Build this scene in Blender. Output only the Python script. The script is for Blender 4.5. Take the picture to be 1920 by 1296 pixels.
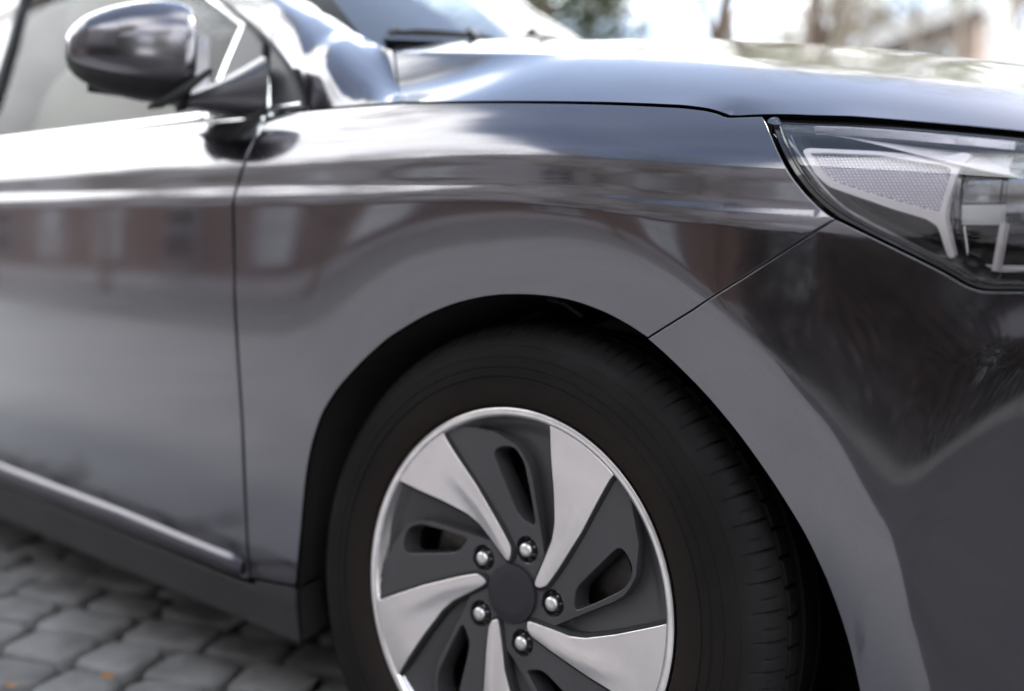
import bpy, bmesh, math, random
import numpy as np
from mathutils import Vector, Matrix, noise
from mathutils.geometry import delaunay_2d_cdt
for _o in list(bpy.data.objects): bpy.data.objects.remove(_o)
SC = bpy.context.scene
COL = SC.collection
rad = math.radians

# ---------------------------------------------------------------- camera
cam = bpy.data.cameras.new('camera'); cam_o = bpy.data.objects.new('camera', cam); COL.objects.link(cam_o)
cam.sensor_width = 36; cam.lens = 31.875; cam.clip_start = .02; cam.clip_end = 400
cam_o.matrix_world = Matrix(((.79531, -.08231, .60059, .6179), (.60392, .02163, -.79675, -.8302),
                             (.05259, .99637, .06691, .6879), (0, 0, 0, 1)))
cam.dof.use_dof = True; cam.dof.focus_distance = .93; cam.dof.aperture_fstop = 1.7; cam.dof.aperture_blades = 0
SC.camera = cam_o

# ---------------------------------------------------------------- sky and sun
SUN_EL, SUN_AZ = 46., 20.          # degrees; azimuth from +y (behind the car) towards +x
W = bpy.data.worlds.new('World'); SC.world = W; W.use_nodes = True
nt = W.node_tree; nt.nodes.clear()
def N(tree, t, **kw):
    n = tree.nodes.new(t)
    for k, v in kw.items():
        if k in n.inputs: n.inputs[k].default_value = v
        else: setattr(n, k, v)
    return n
def L(tree, a, b): tree.links.new(a, b)
sky = N(nt, 'ShaderNodeTexSky', sky_type='NISHITA', sun_disc=False, sun_elevation=rad(SUN_EL), sun_rotation=rad(SUN_AZ))
sky.air_density = 1.0; sky.dust_density = .6; sky.ozone_density = 1.6
tc = N(nt, 'ShaderNodeTexCoord'); sep = N(nt, 'ShaderNodeSeparateXYZ'); L(nt, tc.outputs['Generated'], sep.inputs[0])
zz = N(nt, 'ShaderNodeMath', operation='MAXIMUM'); L(nt, sep.outputs['Z'], zz.inputs[0]); zz.inputs[1].default_value = 0
za = N(nt, 'ShaderNodeMath', operation='ADD'); L(nt, zz.outputs[0], za.inputs[0]); za.inputs[1].default_value = .22
dx = N(nt, 'ShaderNodeMath', operation='DIVIDE'); L(nt, sep.outputs['X'], dx.inputs[0]); L(nt, za.outputs[0], dx.inputs[1])
dy = N(nt, 'ShaderNodeMath', operation='DIVIDE'); L(nt, sep.outputs['Y'], dy.inputs[0]); L(nt, za.outputs[0], dy.inputs[1])
cb = N(nt, 'ShaderNodeCombineXYZ'); L(nt, dx.outputs[0], cb.inputs[0]); L(nt, dy.outputs[0], cb.inputs[1])
cb.inputs[2].default_value = 3.1
nz = N(nt, 'ShaderNodeTexNoise', Scale=1.15, Detail=6., Roughness=.52); nz.inputs['Distortion'].default_value = .35
L(nt, cb.outputs[0], nz.inputs['Vector'])
# more cloud low down
lo = N(nt, 'ShaderNodeMapRange'); L(nt, zz.outputs[0], lo.inputs[0]); lo.inputs[1].default_value = 0; lo.inputs[2].default_value = .75
lo.inputs[3].default_value = .16; lo.inputs[4].default_value = -.02
ad = N(nt, 'ShaderNodeMath', operation='ADD'); L(nt, nz.outputs['Fac'], ad.inputs[0]); L(nt, lo.outputs[0], ad.inputs[1])
# large banks of cloud and one wide clear patch of blue
prev = ad.outputs[0]
for (vx, vy, vz), r0, r1, amp in (((-.88, -.20, .43), 42, 14, .34), ((-.34, -.45, .83), 30, 10, -.30), ((-.39, .49, .78), 17, 7, -.36), ((-.40, .74, .54), 14, 5, .3), ((-.60, .15, .78), 26, 8, -.10),
                              ((-.18, .55, .82), 24, 8, -.20), ((-.15, -.15, .98), 38, 12, -.16)):
    dp = N(nt, 'ShaderNodeVectorMath', operation='DOT_PRODUCT'); L(nt, tc.outputs['Generated'], dp.inputs[0]); dp.inputs[1].default_value = Vector((vx, vy, vz)).normalized()
    mr = N(nt, 'ShaderNodeMapRange', interpolation_type='SMOOTHSTEP'); L(nt, dp.outputs['Value'], mr.inputs[0]); mr.inputs[1].default_value = math.cos(rad(r0)); mr.inputs[2].default_value = math.cos(rad(r1)); mr.inputs[3].default_value = 0; mr.inputs[4].default_value = amp
    a2 = N(nt, 'ShaderNodeMath', operation='ADD'); L(nt, prev, a2.inputs[0]); L(nt, mr.outputs[0], a2.inputs[1]); prev = a2.outputs[0]
rp = N(nt, 'ShaderNodeMapRange', interpolation_type='SMOOTHSTEP'); L(nt, prev, rp.inputs[0])
rp.inputs[1].default_value = .44; rp.inputs[2].default_value = .60; rp.inputs[3].default_value = .08
nz2 = N(nt, 'ShaderNodeTexNoise', Scale=2.6, Detail=4.); L(nt, cb.outputs[0], nz2.inputs['Vector'])
cr = N(nt, 'ShaderNodeMapRange'); L(nt, nz2.outputs['Fac'], cr.inputs[0]); cr.inputs[1].default_value = .3; cr.inputs[2].default_value = .7
cr.inputs[3].default_value = 10.; cr.inputs[4].default_value = 19.
cc = N(nt, 'ShaderNodeVectorMath', operation='SCALE'); cc.inputs[0].default_value = (.97, .985, 1.0); L(nt, cr.outputs[0], cc.inputs['Scale'])
mx = N(nt, 'ShaderNodeMix', data_type='RGBA'); L(nt, rp.outputs[0], mx.inputs[0]); sb = N(nt, 'ShaderNodeVectorMath', operation='SCALE'); sb.inputs['Scale'].default_value = .92; L(nt, sky.outputs[0], sb.inputs[0]); L(nt, sb.outputs[0], mx.inputs[6]); L(nt, cc.outputs[0], mx.inputs[7])
bg = N(nt, 'ShaderNodeBackground', Strength=.15); L(nt, mx.outputs[2], bg.inputs[0])
ow = N(nt, 'ShaderNodeOutputWorld'); L(nt, bg.outputs[0], ow.inputs[0])

sun = bpy.data.lights.new('sun', 'SUN'); sun_o = bpy.data.objects.new('sun', sun); COL.objects.link(sun_o)
sun.energy = 1.2; sun.angle = rad(10); sun.color = (1, .95, .88)
_sd = Vector((math.sin(rad(SUN_AZ)) * math.cos(rad(SUN_EL)), math.cos(rad(SUN_AZ)) * math.cos(rad(SUN_EL)), math.sin(rad(SUN_EL))))
sun_o.rotation_euler = (-_sd).to_track_quat('-Z', 'Y').to_euler(); sun_o.location = (0, 6, 12)

SC.view_settings.view_transform = 'Standard'; SC.view_settings.look = 'None'
SC.view_settings.exposure = 1.35; SC.view_settings.gamma = 1; SC.view_settings.use_curve_mapping = False
SC.cycles.max_bounces = 8; SC.cycles.transparent_max_bounces = 12; SC.cycles.use_denoising = True
# ---------------------------------------------------------------- body surface
def _interp(xs, ys):
    xs = np.array(xs, float); ys = np.array(ys, float)
    return lambda v: np.interp(v, xs, ys)

def _smooth_table(xs, ys, lo, hi, n, sig):
    g = np.linspace(lo, hi, n); v = np.interp(g, xs, ys)
    k = int(3 * sig / (g[1] - g[0])) + 1
    w = np.exp(-.5 * (np.arange(-k, k + 1) * (g[1] - g[0]) / sig) ** 2); w /= w.sum()
    v = np.convolve(np.pad(v, k, mode='edge'), w, mode='valid')
    return g, v

# height of the shoulder crease along the car
_gx, _zc = _smooth_table([-4, -1.8, -1.26, -.51, -.05, .1, .207, .343, .5, .8],
                         [.80, .802, .80, .795, .791, .780, .769, .760, .752, .735], -4, 1.2, 2601, .05)
def crease_z(x): return np.interp(x, _gx, _zc)
# slope d(outward)/dz against the height over the crease
_QX = [-.75, -.66, -.60, -.5, -.4, -.25, -.1, -.03, -.012, -.002, .008, .020, .030, .050, .075, .105, .130, .17, .3]
_QY = [.60, .42, .20, .06, .03, .015, .0, -.01, -.03, -.27, -.34, -.12, -.13, -.30, -.55, -.85, -1.15, -1.5, -1.6]
_gq, _q = _smooth_table(_QX, _QY, -.9, .4, 5201, .0022)
_w = np.concatenate([[0], np.cumsum((_q[1:] + _q[:-1]) * .5 * (_gq[1] - _gq[0]))])
_w += .030 - np.interp(-.1, _gq, _w)
# the same section without the crease, for the nose of the car and the lamp lens
_RX = [-.75, -.66, -.60, -.5, -.4, -.25, -.1, -.03, .0, .02, .045, .065, .08, .095, .115, .17, .3]
_RY = [.60, .42, .20, .06, .02, -.02, -.03, -.04, -.08, -.14, -.22, -.38, -.75, -1.05, -1.2, -1.5, -1.6]
_gr, _rq = _smooth_table(_RX, _RY, -.9, .4, 5201, .006)
_rw = np.concatenate([[0], np.cumsum((_rq[1:] + _rq[:-1]) * .5 * (_gr[1] - _gr[0]))])
_rw += .030 - np.interp(-.1, _gr, _rw)
def _ss(v, a, b):
    t = np.clip((np.asarray(v, float) - a) / (b - a), 0, 1)
    return t * t * (3 - 2 * t)
def plan(x):
    x = np.asarray(x, float)
    f = np.maximum(x, 0.); r = np.maximum(-.5 - x, 0.); g = np.maximum(x - .45, 0.)
    return -.30 * f ** 2 - 4.0 * g ** 4 - .012 * r ** 2
ARX, ARZ = .037, .326                              # wheel arch centre
_AA = [-90, -40, -20, -.1, 7.8, 16.2, 25.3, 35.4, 44.9, 53.6, 61.6, 67.5, 77.1, 84.2, 91.4, 99.4, 111.3, 119, 129, 137, 146, 156, 166, 174, 181, 191, 203, 215, 270]
_AR = [.40, .395, .378, .3573, .3456, .3349, .3265, .3215, .3218, .3262, .3324, .3385, .3465, .3498, .3515, .354, .359, .3634, .369, .3735, .3785, .382, .3815, .3795, .380, .396, .428, .46, .46]
_ga, _ra = _smooth_table(_AA, _AR, -90, 270, 1441, 4.)
def arch_d(x, z):
    ang = np.degrees(np.arctan2(z - ARZ, x - ARX)); ang = np.where(ang < -90, ang + 360, ang)
    return np.hypot(x - ARX, z - ARZ) - np.interp(ang, _ga, _ra), ang
def flare(x, z):
    d, ang = arch_d(x, z)
    back = _ss(ang, 58, 100)
    wid = .075 + .02 * back
    sharp = .0045 + .028 * back
    u = (wid - d) / sharp
    sp = np.where(u > 30, u, np.log1p(np.exp(np.minimum(u, 30)))) * sharp
    amp = .21 - .05 * back - .13 * _ss(ang, 115, 165)
    return -amp * sp
def outward(x, z):
    x = np.asarray(x, float); z = np.asarray(z, float)
    zeta = z - crease_z(x)
    nose = _ss(x, .33, .40)
    p = (1 - nose) * np.interp(zeta, _gq, _w) + nose * np.interp(zeta, _gr, _rw)
    # soft fold running down across the corner of the bumper
    dl = ((x - .50) * .89 - (z - .66) * .455); fold = .0042 * np.exp(-(dl / .048) ** 2) * _ss(x, .385, .45) * (1 - _ss(z, .64, .71))
    return p + plan(x) + flare(x, z) + fold
def outward_lens(x, z):
    x = np.asarray(x, float); z = np.asarray(z, float)
    return np.interp(z - crease_z(x), _gr, _rw) + plan(x)
def body_y(x, z): return -outward(x, z)
def glass_y(x, z):
    h = np.asarray(z, float) - .925
    return .052 + .36 * h + .25 * h * h + .010 * np.maximum(-.5 - x, 0) ** 2
# ---------------------------------------------------------------- materials
def mat(name, color=(.5, .5, .5), rough=.5, metal=0., coat=0., coat_rough=.02, ior=1.5, spec=.5, bump=0., bscale=50., var=0., vscale=8., col2=None, bdetail=3.):
    m = bpy.data.materials.new(name); m.use_nodes = True; t = m.node_tree; b = t.nodes['Principled BSDF']
    b.inputs['Base Color'].default_value = (*color, 1); b.inputs['Roughness'].default_value = rough
    b.inputs['Metallic'].default_value = metal; b.inputs['Coat Weight'].default_value = coat
    b.inputs['Coat Roughness'].default_value = coat_rough; b.inputs['IOR'].default_value = ior
    b.inputs['Specular IOR Level'].default_value = spec
    tc = N(t, 'ShaderNodeTexCoord')
    if var or col2:
        n = N(t, 'ShaderNodeTexNoise', Scale=vscale, Detail=5., Roughness=.6); L(t, tc.outputs['Object'], n.inputs['Vector'])
        r = N(t, 'ShaderNodeMapRange'); L(t, n.outputs['Fac'], r.inputs[0]); r.inputs[1].default_value = .35; r.inputs[2].default_value = .65
        x = N(t, 'ShaderNodeMix', data_type='RGBA'); L(t, r.outputs[0], x.inputs[0])
        x.inputs[6].default_value = (*color, 1); x.inputs[7].default_value = (*(col2 or tuple(c * (1 - var) for c in color)), 1)
        L(t, x.outputs[2], b.inputs['Base Color'])
    if bump:
        n = N(t, 'ShaderNodeTexNoise', Scale=bscale, Detail=bdetail); L(t, tc.outputs['Object'], n.inputs['Vector'])
        u = N(t, 'ShaderNodeBump', Strength=1., Distance=bump); L(t, n.outputs['Fac'], u.inputs['Height']); L(t, u.outputs[0], b.inputs['Normal'])
    return m
def glass_mat(name, tint=(.5, .55, .55), ior=1.5, boost=1., rough=0.):
    m = bpy.data.materials.new(name); m.use_nodes = True; t = m.node_tree; t.nodes.clear()
    tr = N(t, 'ShaderNodeBsdfTransparent'); tr.inputs[0].default_value = (*tint, 1)
    gl = N(t, 'ShaderNodeBsdfGlossy', Roughness=rough); gl.inputs[0].default_value = (1, 1, 1, 1)
    fr = N(t, 'ShaderNodeFresnel', IOR=ior); mu = N(t, 'ShaderNodeMath', operation='MULTIPLY', use_clamp=True); L(t, fr.outputs[0], mu.inputs[0]); mu.inputs[1].default_value = boost
    mi = N(t, 'ShaderNodeMixShader'); L(t, mu.outputs[0], mi.inputs[0]); L(t, tr.outputs[0], mi.inputs[1]); L(t, gl.outputs[0], mi.inputs[2])
    o = N(t, 'ShaderNodeOutputMaterial'); L(t, mi.outputs[0], o.inputs[0]); return m
M = {}
def paint():
    m = mat('car_paint', (.085, .083, .092), .16, 1., 1., .055, bump=0)
    t = m.node_tree; b = t.nodes['Principled BSDF']; tc = [n for n in t.nodes if n.type == 'TEX_COORD'][0]
    v = N(t, 'ShaderNodeTexVoronoi', Scale=1800.); L(t, tc.outputs['Object'], v.inputs['Vector'])      # metal flakes
    x = N(t, 'ShaderNodeMix', data_type='RGBA'); sp = N(t, 'ShaderNodeSeparateColor'); L(t, v.outputs['Color'], sp.inputs[0]); L(t, sp.outputs[0], x.inputs[0])
    x.inputs[6].default_value = (.050, .047, .057, 1); x.inputs[7].default_value = (.080, .075, .090, 1); L(t, x.outputs[2], b.inputs['Base Color'])
    n = N(t, 'ShaderNodeTexNoise', Scale=260., Detail=1.); L(t, tc.outputs['Object'], n.inputs['Vector'])
    u = N(t, 'ShaderNodeBump', Strength=1., Distance=.000006); L(t, n.outputs['Fac'], u.inputs['Height']); L(t, u.outputs[0], b.inputs['Coat Normal'])
    b.inputs['Coat IOR'].default_value = 1.85
    d1 = N(t, 'ShaderNodeTexNoise', Scale=7., Detail=7., Roughness=.65); L(t, tc.outputs['Object'], d1.inputs['Vector']); d2 = N(t, 'ShaderNodeMapRange'); L(t, d1.outputs['Fac'], d2.inputs[0])
    d2.inputs[1].default_value = .35; d2.inputs[2].default_value = .7; d2.inputs[3].default_value = .035; d2.inputs[4].default_value = .10; L(t, d2.outputs[0], b.inputs['Coat Roughness'])      # thin film of dust
    return m
M['paint'] = paint()
M['moulding'] = paint(); M['moulding'].name = 'satin_moulding_paint'; M['moulding'].node_tree.nodes['Principled BSDF'].inputs['Coat Weight'].default_value = .3; M['moulding'].node_tree.nodes['Principled BSDF'].inputs['Roughness'].default_value = .3
M['mirror_paint'] = paint(); M['mirror_paint'].name = 'mirror_cap_paint'; _mt = M['mirror_paint'].node_tree; _mt.links.remove(_mt.nodes['Principled BSDF'].inputs['Coat Roughness'].links[0]); _mt.nodes['Principled BSDF'].inputs['Coat Roughness'].default_value = .22
M['black_gloss'] = mat('black_gloss_plastic', (.012, .012, .013), .12, coat=.5)
M['black'] = mat('black_plastic', (.012, .012, .012), .55, bump=.0003, bscale=300)
M['trim'] = mat('dark_grey_plastic', (.05, .049, .055), .24, coat=.4, bump=.0001, bscale=500)
M['sail'] = mat('mirror_corner_plastic', (.030, .029, .033), .42, spec=.35)
M['liner'] = mat('arch_liner_plastic', (.008, .008, .008), .75, bump=.002, bscale=40, col2=(.014, .012, .010), vscale=14)
M['rubber'] = mat('tyre_rubber', (.0062, .0057, .0058), .74, spec=.12, bump=.0006, bscale=220, col2=(.0115, .0098, .0088), vscale=5)
M['alu'] = mat('machined_aluminium', (.70, .66, .655), .42, 1., bump=.00012, bscale=160, col2=(.655, .618, .608), vscale=30)
M['alu_rim'] = mat('bright_aluminium', (.80, .77, .76), .30, 1., bump=.0001, bscale=120, var=.2, vscale=30)
M['wheel_grey'] = mat('wheel_grey_paint', (.041, .039, .042), .42, bump=.0001, bscale=400, col2=(.037, .035, .036), vscale=18)
M['cap'] = mat('hub_cap_plastic', (.020, .018, .022), .5, spec=.3)
M['nut'] = mat('lug_nut_steel', (.74, .72, .70), .36, 1., var=.25, vscale=90)
M['disc'] = mat('brake_steel', (.10, .09, .085), .45, 1., var=.4, vscale=60)
M['chrome'] = mat('chrome_strip', (.86, .86, .88), .06, 1.)
M['satin'] = mat('lamp_satin_chrome', (.97, .92, .94), .5, .0, coat=.4, bump=.00005, bscale=300)
M['barrel'] = mat('lamp_light_guide', (.92, .93, .94), .25, .0, coat=.6)
M['reflector'] = mat('lamp_reflector', (.96, .94, 1.0), .5, .0)
M['reflector_dark'] = mat('lamp_reflector_base', (.52, .49, .57), .5, .0)
M['rimgrey'] = mat('lens_rim_grey', (.30, .30, .32), .2, 1.)
M['lampblack'] = mat('lamp_dark_bezel', (.026, .026, .03), .16, coat=.6)
M['guide'] = mat('lamp_glass_guide', (.42, .44, .45), .10, .75, coat=.5, var=.35, vscale=60)
M['lens'] = glass_mat('lamp_lens', (.99, .99, 1.0), 1.5, 1.7)
M['innerlens'] = glass_mat('lamp_inner_lens', (.80, .84, .86), 1.55, 1.6, .02)
M['amber'] = mat('amber_reflector', (.9, .42, .03), .15, coat=1)
M['glass'] = glass_mat('door_window_glass', (.68, .72, .72), 1.52, .38)
M['windscreen'] = glass_mat('windscreen_glass', (.16, .19, .20), 1.52, 1.05)
M['seat'] = mat('seat_fabric', (.30, .27, .22), .85, bump=.001, bscale=200)
M['skin_trim'] = mat('cabin_trim', (.16, .145, .125), .7, var=.3)
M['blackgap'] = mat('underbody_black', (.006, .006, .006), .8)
M['sill'] = mat('sill_plastic', (.034, .032, .033), .42, bump=.0002, bscale=250, var=.2, vscale=10)

def dusty_rubber():
    m = M['rubber']; t = m.node_tree; b = t.nodes['Principled BSDF']; old = b.inputs['Base Color'].links[0].from_socket
    tc = [n for n in t.nodes if n.type == 'TEX_COORD'][0]; sp = N(t, 'ShaderNodeSeparateXYZ'); L(t, tc.outputs['Object'], sp.inputs[0])
    c2 = N(t, 'ShaderNodeCombineXYZ'); L(t, sp.outputs['X'], c2.inputs[0]); L(t, sp.outputs['Z'], c2.inputs[2]); ln = N(t, 'ShaderNodeVectorMath', operation='LENGTH'); L(t, c2.outputs[0], ln.inputs[0])
    nz = N(t, 'ShaderNodeTexNoise', Scale=9., Detail=6.); L(t, tc.outputs['Object'], nz.inputs['Vector']); sc = N(t, 'ShaderNodeMath', operation='MULTIPLY_ADD'); L(t, nz.outputs['Fac'], sc.inputs[0]); sc.inputs[1].default_value = .07; L(t, ln.outputs['Value'], sc.inputs[2])
    r = N(t, 'ShaderNodeMapRange', interpolation_type='SMOOTHSTEP'); L(t, sc.outputs[0], r.inputs[0]); r.inputs[1].default_value = .262; r.inputs[2].default_value = .302; r.inputs[3].default_value = .75; r.inputs[4].default_value = 0
    x = N(t, 'ShaderNodeMix', data_type='RGBA'); L(t, r.outputs[0], x.inputs[0]); L(t, old, x.inputs[6]); x.inputs[7].default_value = (.017, .0125, .010, 1)
    # pale road dust on the shoulder
    r2 = N(t, 'ShaderNodeMapRange', interpolation_type='SMOOTHSTEP'); L(t, sc.outputs[0], r2.inputs[0]); r2.inputs[1].default_value = .325; r2.inputs[2].default_value = .345; r2.inputs[3].default_value = 0; r2.inputs[4].default_value = .6
    y = N(t, 'ShaderNodeMix', data_type='RGBA'); L(t, r2.outputs[0], y.inputs[0]); L(t, x.outputs[2], y.inputs[6]); y.inputs[7].default_value = (.019, .018, .019, 1); L(t, y.outputs[2], b.inputs['Base Color'])
dusty_rubber()
# ---------------------------------------------------------------- helpers
def link(o, parent=None):
    COL.objects.link(o)
    if parent is not None: o.parent = parent
    return o
def empty(name, loc=(0, 0, 0), parent=None, rot=(0, 0, 0)):
    o = bpy.data.objects.new(name, None); o.location = loc; o.rotation_euler = rot; o.empty_display_size = .1
    return link(o, parent)
def tag(o, label, cat, group=None, kind=None):
    if label: o['label'] = label
    if cat: o['category'] = cat
    if group: o['group'] = group
    if kind: o['kind'] = kind
    return o
def mesh(name, v, f, m, parent=None, smooth=True, normals=None, sharp=None):
    me = bpy.data.meshes.new(name); me.from_pydata([tuple(map(float, p)) for p in v], [], [tuple(map(int, q)) for q in f]); me.materials.append(m if not isinstance(m, str) else M[m])
    if smooth: me.polygons.foreach_set('use_smooth', [True] * len(me.polygons))
    me.update()
    if normals is not None: me.normals_split_custom_set_from_vertices([tuple(map(float, n)) for n in normals])
    elif sharp: me.set_sharp_from_angle(angle=rad(sharp))
    return link(bpy.data.objects.new(name, me), parent)
class MB:
    def __init__(s): s.v, s.f = [], []
    def add(s, v, f):
        o = len(s.v); s.v += [tuple(map(float, p)) for p in v]; s.f += [tuple(int(i) + o for i in q) for q in f]
    def grid(s, P, closeu=False, closev=False, flip=False):
        P = np.asarray(P, float); a, b = P.shape[:2]; f = []
        for i in range(a if closeu else a - 1):
            for j in range(b if closev else b - 1):
                q = (i * b + j, i * b + (j + 1) % b, ((i + 1) % a) * b + (j + 1) % b, ((i + 1) % a) * b + j)
                f.append(q[::-1] if flip else q)
        s.add(P.reshape(-1, 3), f)
    def tube(s, pts, r, n=8, cap=True):
        pts = [Vector(p) for p in pts]; rs = r if hasattr(r, '__len__') else [r] * len(pts); rings = []; prev = None
        for i, p in enumerate(pts):
            d = (pts[min(i + 1, len(pts) - 1)] - pts[max(i - 1, 0)]).normalized()
            if prev is None: a = d.orthogonal().normalized()
            else: a = (prev - d * prev.dot(d)).normalized()
            prev = a; b = d.cross(a)
            rings.append([p + (a * math.cos(2 * math.pi * k / n) + b * math.sin(2 * math.pi * k / n)) * rs[i] for k in range(n)])
        o = len(s.v); s.grid(rings, closev=True)
        if cap:
            s.f.append(tuple(o + k for k in range(n))[::-1]); s.f.append(tuple(o + (len(pts) - 1) * n + k for k in range(n)))
    def box(s, c, d, R=None, bev=0.):
        c = Vector(c); h = Vector(d) / 2; v = []
        for sx in (-1, 1):
            for sy in (-1, 1):
                for sz in (-1, 1):
                    p = Vector((sx * h.x, sy * h.y, sz * h.z)); v.append(c + (R @ p if R else p))
        s.add(v, [(0, 1, 3, 2), (4, 6, 7, 5), (0, 4, 5, 1), (2, 3, 7, 6), (0, 2, 6, 4), (1, 5, 7, 3)])
    def lathe_y(s, prof, n=96, rfun=None):
        "profile of (radius, y) turned about the y axis"
        P = np.zeros((n, len(prof), 3)); t = np.arange(n) * 2 * math.pi / n
        for j, (r, y) in enumerate(prof):
            rr = np.full(n, r) if rfun is None else rfun(j, t, r)
            P[:, j, 0] = rr * np.cos(t); P[:, j, 1] = y; P[:, j, 2] = rr * np.sin(t)
        s.grid(P, closeu=True)
    def build(s, name, m, parent=None, smooth=True, sharp=35):
        return mesh(name, s.v, s.f, m, parent, smooth, sharp=sharp)
def inside(px, pz, poly):
    poly = np.asarray(poly); c = np.zeros(len(px), bool); n = len(poly)
    for i in range(n):
        x1, z1 = poly[i]; x2, z2 = poly[(i + 1) % n]
        if z1 == z2: continue
        k = (z1 > pz) != (z2 > pz); c ^= k & (px < (x2 - x1) * (pz - z1) / (z2 - z1) + x1)
    return c
def poly_dist(px, pz, poly):
    poly = np.asarray(poly); d = np.full(len(px), 1e9)
    for i in range(len(poly)):
        a = poly[i]; b = poly[(i + 1) % len(poly)]; ab = b - a; l2 = (ab ** 2).sum()
        if l2 < 1e-14: continue
        t = np.clip(((px - a[0]) * ab[0] + (pz - a[1]) * ab[1]) / l2, 0, 1)
        d = np.minimum(d, np.hypot(px - a[0] - t * ab[0], pz - a[1] - t * ab[1]))
    return d
def resample(poly, step, closed=True):
    poly = [np.array(p, float) for p in poly]; out = []; n = len(poly)
    for i in range(n if closed else n - 1):
        a, b = poly[i], poly[(i + 1) % n]; k = max(1, int(math.ceil(np.linalg.norm(b - a) / step)))
        for j in range(k): out.append(a + (b - a) * j / k)
    if not closed: out.append(poly[-1])
    return np.array(out)
def smooth_line(pts, step, it=2):
    "resampled open polyline, corners rounded a little"
    p = resample(pts, step, False)
    for _ in range(it): p[1:-1] = .25 * p[:-2] + .5 * p[1:-1] + .25 * p[2:]
    return p
def ccw(poly):
    a = np.asarray(poly); return a if (a[:, 0] * np.roll(a[:, 1], -1) - np.roll(a[:, 0], -1) * a[:, 1]).sum() > 0 else a[::-1]
def edge_out(poly):
    t = np.roll(poly, -1, 0) - np.roll(poly, 1, 0); n = np.stack([t[:, 1], -t[:, 0]], -1)
    return n / np.maximum(np.linalg.norm(n, axis=1), 1e-9)[:, None]
def triangulate(outer, holes, step, extra=None):
    loops = [outer] + list(holes); pts = []; edges = []
    for lp in loops:
        o = len(pts); pts += [tuple(p) for p in lp]; edges += [(o + i, o + (i + 1) % len(lp)) for i in range(len(lp))]
    lo, hi = outer.min(0), outer.max(0)
    gx, gz = np.meshgrid(np.arange(lo[0], hi[0], step), np.arange(lo[1], hi[1], step * .9)); gx = gx.copy(); gx[1::2] += step / 2
    gx, gz = gx.ravel(), gz.ravel(); k = inside(gx, gz, outer)
    for h in holes: k &= ~inside(gx, gz, h)
    gx, gz = gx[k], gz[k]; d = np.full(len(gx), 1e9)
    for lp in loops: d = np.minimum(d, poly_dist(gx, gz, lp))
    k = d > step * .55
    if extra is not None:
        q = inside(extra[:, 0], extra[:, 1], outer)
        for h in holes: q &= ~inside(extra[:, 0], extra[:, 1], h)
        for lp in loops: q &= poly_dist(extra[:, 0], extra[:, 1], lp) > .0009
        extra = extra[q]; pts += [tuple(p) for p in extra]
        k &= np.array([((extra - (a, b)) ** 2).sum(1).min() > (step * .6) ** 2 for a, b in zip(gx, gz)])
    pts += list(zip(gx[k], gz[k]))
    r = delaunay_2d_cdt([Vector((float(a), float(b))) for a, b in pts], edges, [], 1 if not holes else 2, 1e-7)
    V = np.array([(p.x, p.y) for p in r[0]]); F = [tuple(f) for f in r[2]]
    if holes:
        c = np.array([V[list(f)].mean(0) for f in F]); k = inside(c[:, 0], c[:, 1], outer)
        for h in holes: k &= ~inside(c[:, 0], c[:, 1], h)
        F = [f for f, q in zip(F, k) if q]
    return V, F
def panel(name, outline, fn, m, parent, step=.009, gap=.0026, depth=.005, lip=.0013, edge_step=.006, back=False):
    "pressed panel: y = fn(x, z) inside the outline (x, z), with a rolled edge turned inwards"
    o = ccw(resample(outline, edge_step)); o = o - edge_out(o) * (gap + lip)
    V, F = triangulate(o, [], step)
    def P3(q): return np.stack([q[:, 0], fn(q[:, 0], q[:, 1]), q[:, 1]], -1)
    def NR(q):
        e = 4e-4; gxx = (fn(q[:, 0] + e, q[:, 1]) - fn(q[:, 0] - e, q[:, 1])) / (2 * e); gzz = (fn(q[:, 0], q[:, 1] + e) - fn(q[:, 0], q[:, 1] - e)) / (2 * e)
        n = np.stack([gxx, -np.ones(len(q)), gzz], -1); return n / np.linalg.norm(n, axis=1)[:, None]
    v3 = P3(V); nn = NR(V); faces = []
    for f in F:
        a, b, c = (V[i] for i in f[:3]); s = (b[0] - a[0]) * (c[1] - a[1]) - (c[0] - a[0]) * (b[1] - a[1])
        faces.append(f if s > 0 else f[::-1])
    # rolled edge
    n0 = NR(o); b0 = P3(o); eo = edge_out(o); t3 = np.stack([eo[:, 0], np.zeros(len(o)), eo[:, 1]], -1)
    t3 -= n0 * (t3 * n0).sum(1)[:, None]; t3 /= np.linalg.norm(t3, axis=1)[:, None]
    rings = [(0, 0, 0), (.5, .13, 30), (.87, .5, 60), (1, 1, 90)]; vs = [v3]; ns = [nn]; base = len(v3); k = len(o)
    for (a, d, an) in rings:
        vs.append(b0 + t3 * lip * a - n0 * lip * d); ns.append(n0 * math.cos(rad(an)) + t3 * math.sin(rad(an)))
    vs.append(b0 + t3 * lip - n0 * depth); ns.append(t3)
    for r in range(len(rings)):
        for i in range(k):
            j = (i + 1) % k; faces.append((base + r * k + i, base + (r + 1) * k + i, base + (r + 1) * k + j, base + r * k + j))
    return mesh(name, np.concatenate(vs), faces, m, parent, True, np.concatenate(ns))
# ---------------------------------------------------------------- the car
car = tag(empty('parked_car', (0, 0, 0)), 'dark grey metallic car parked on cobblestones, seen at its front wheel, headlight and wing mirror', 'car')
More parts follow.
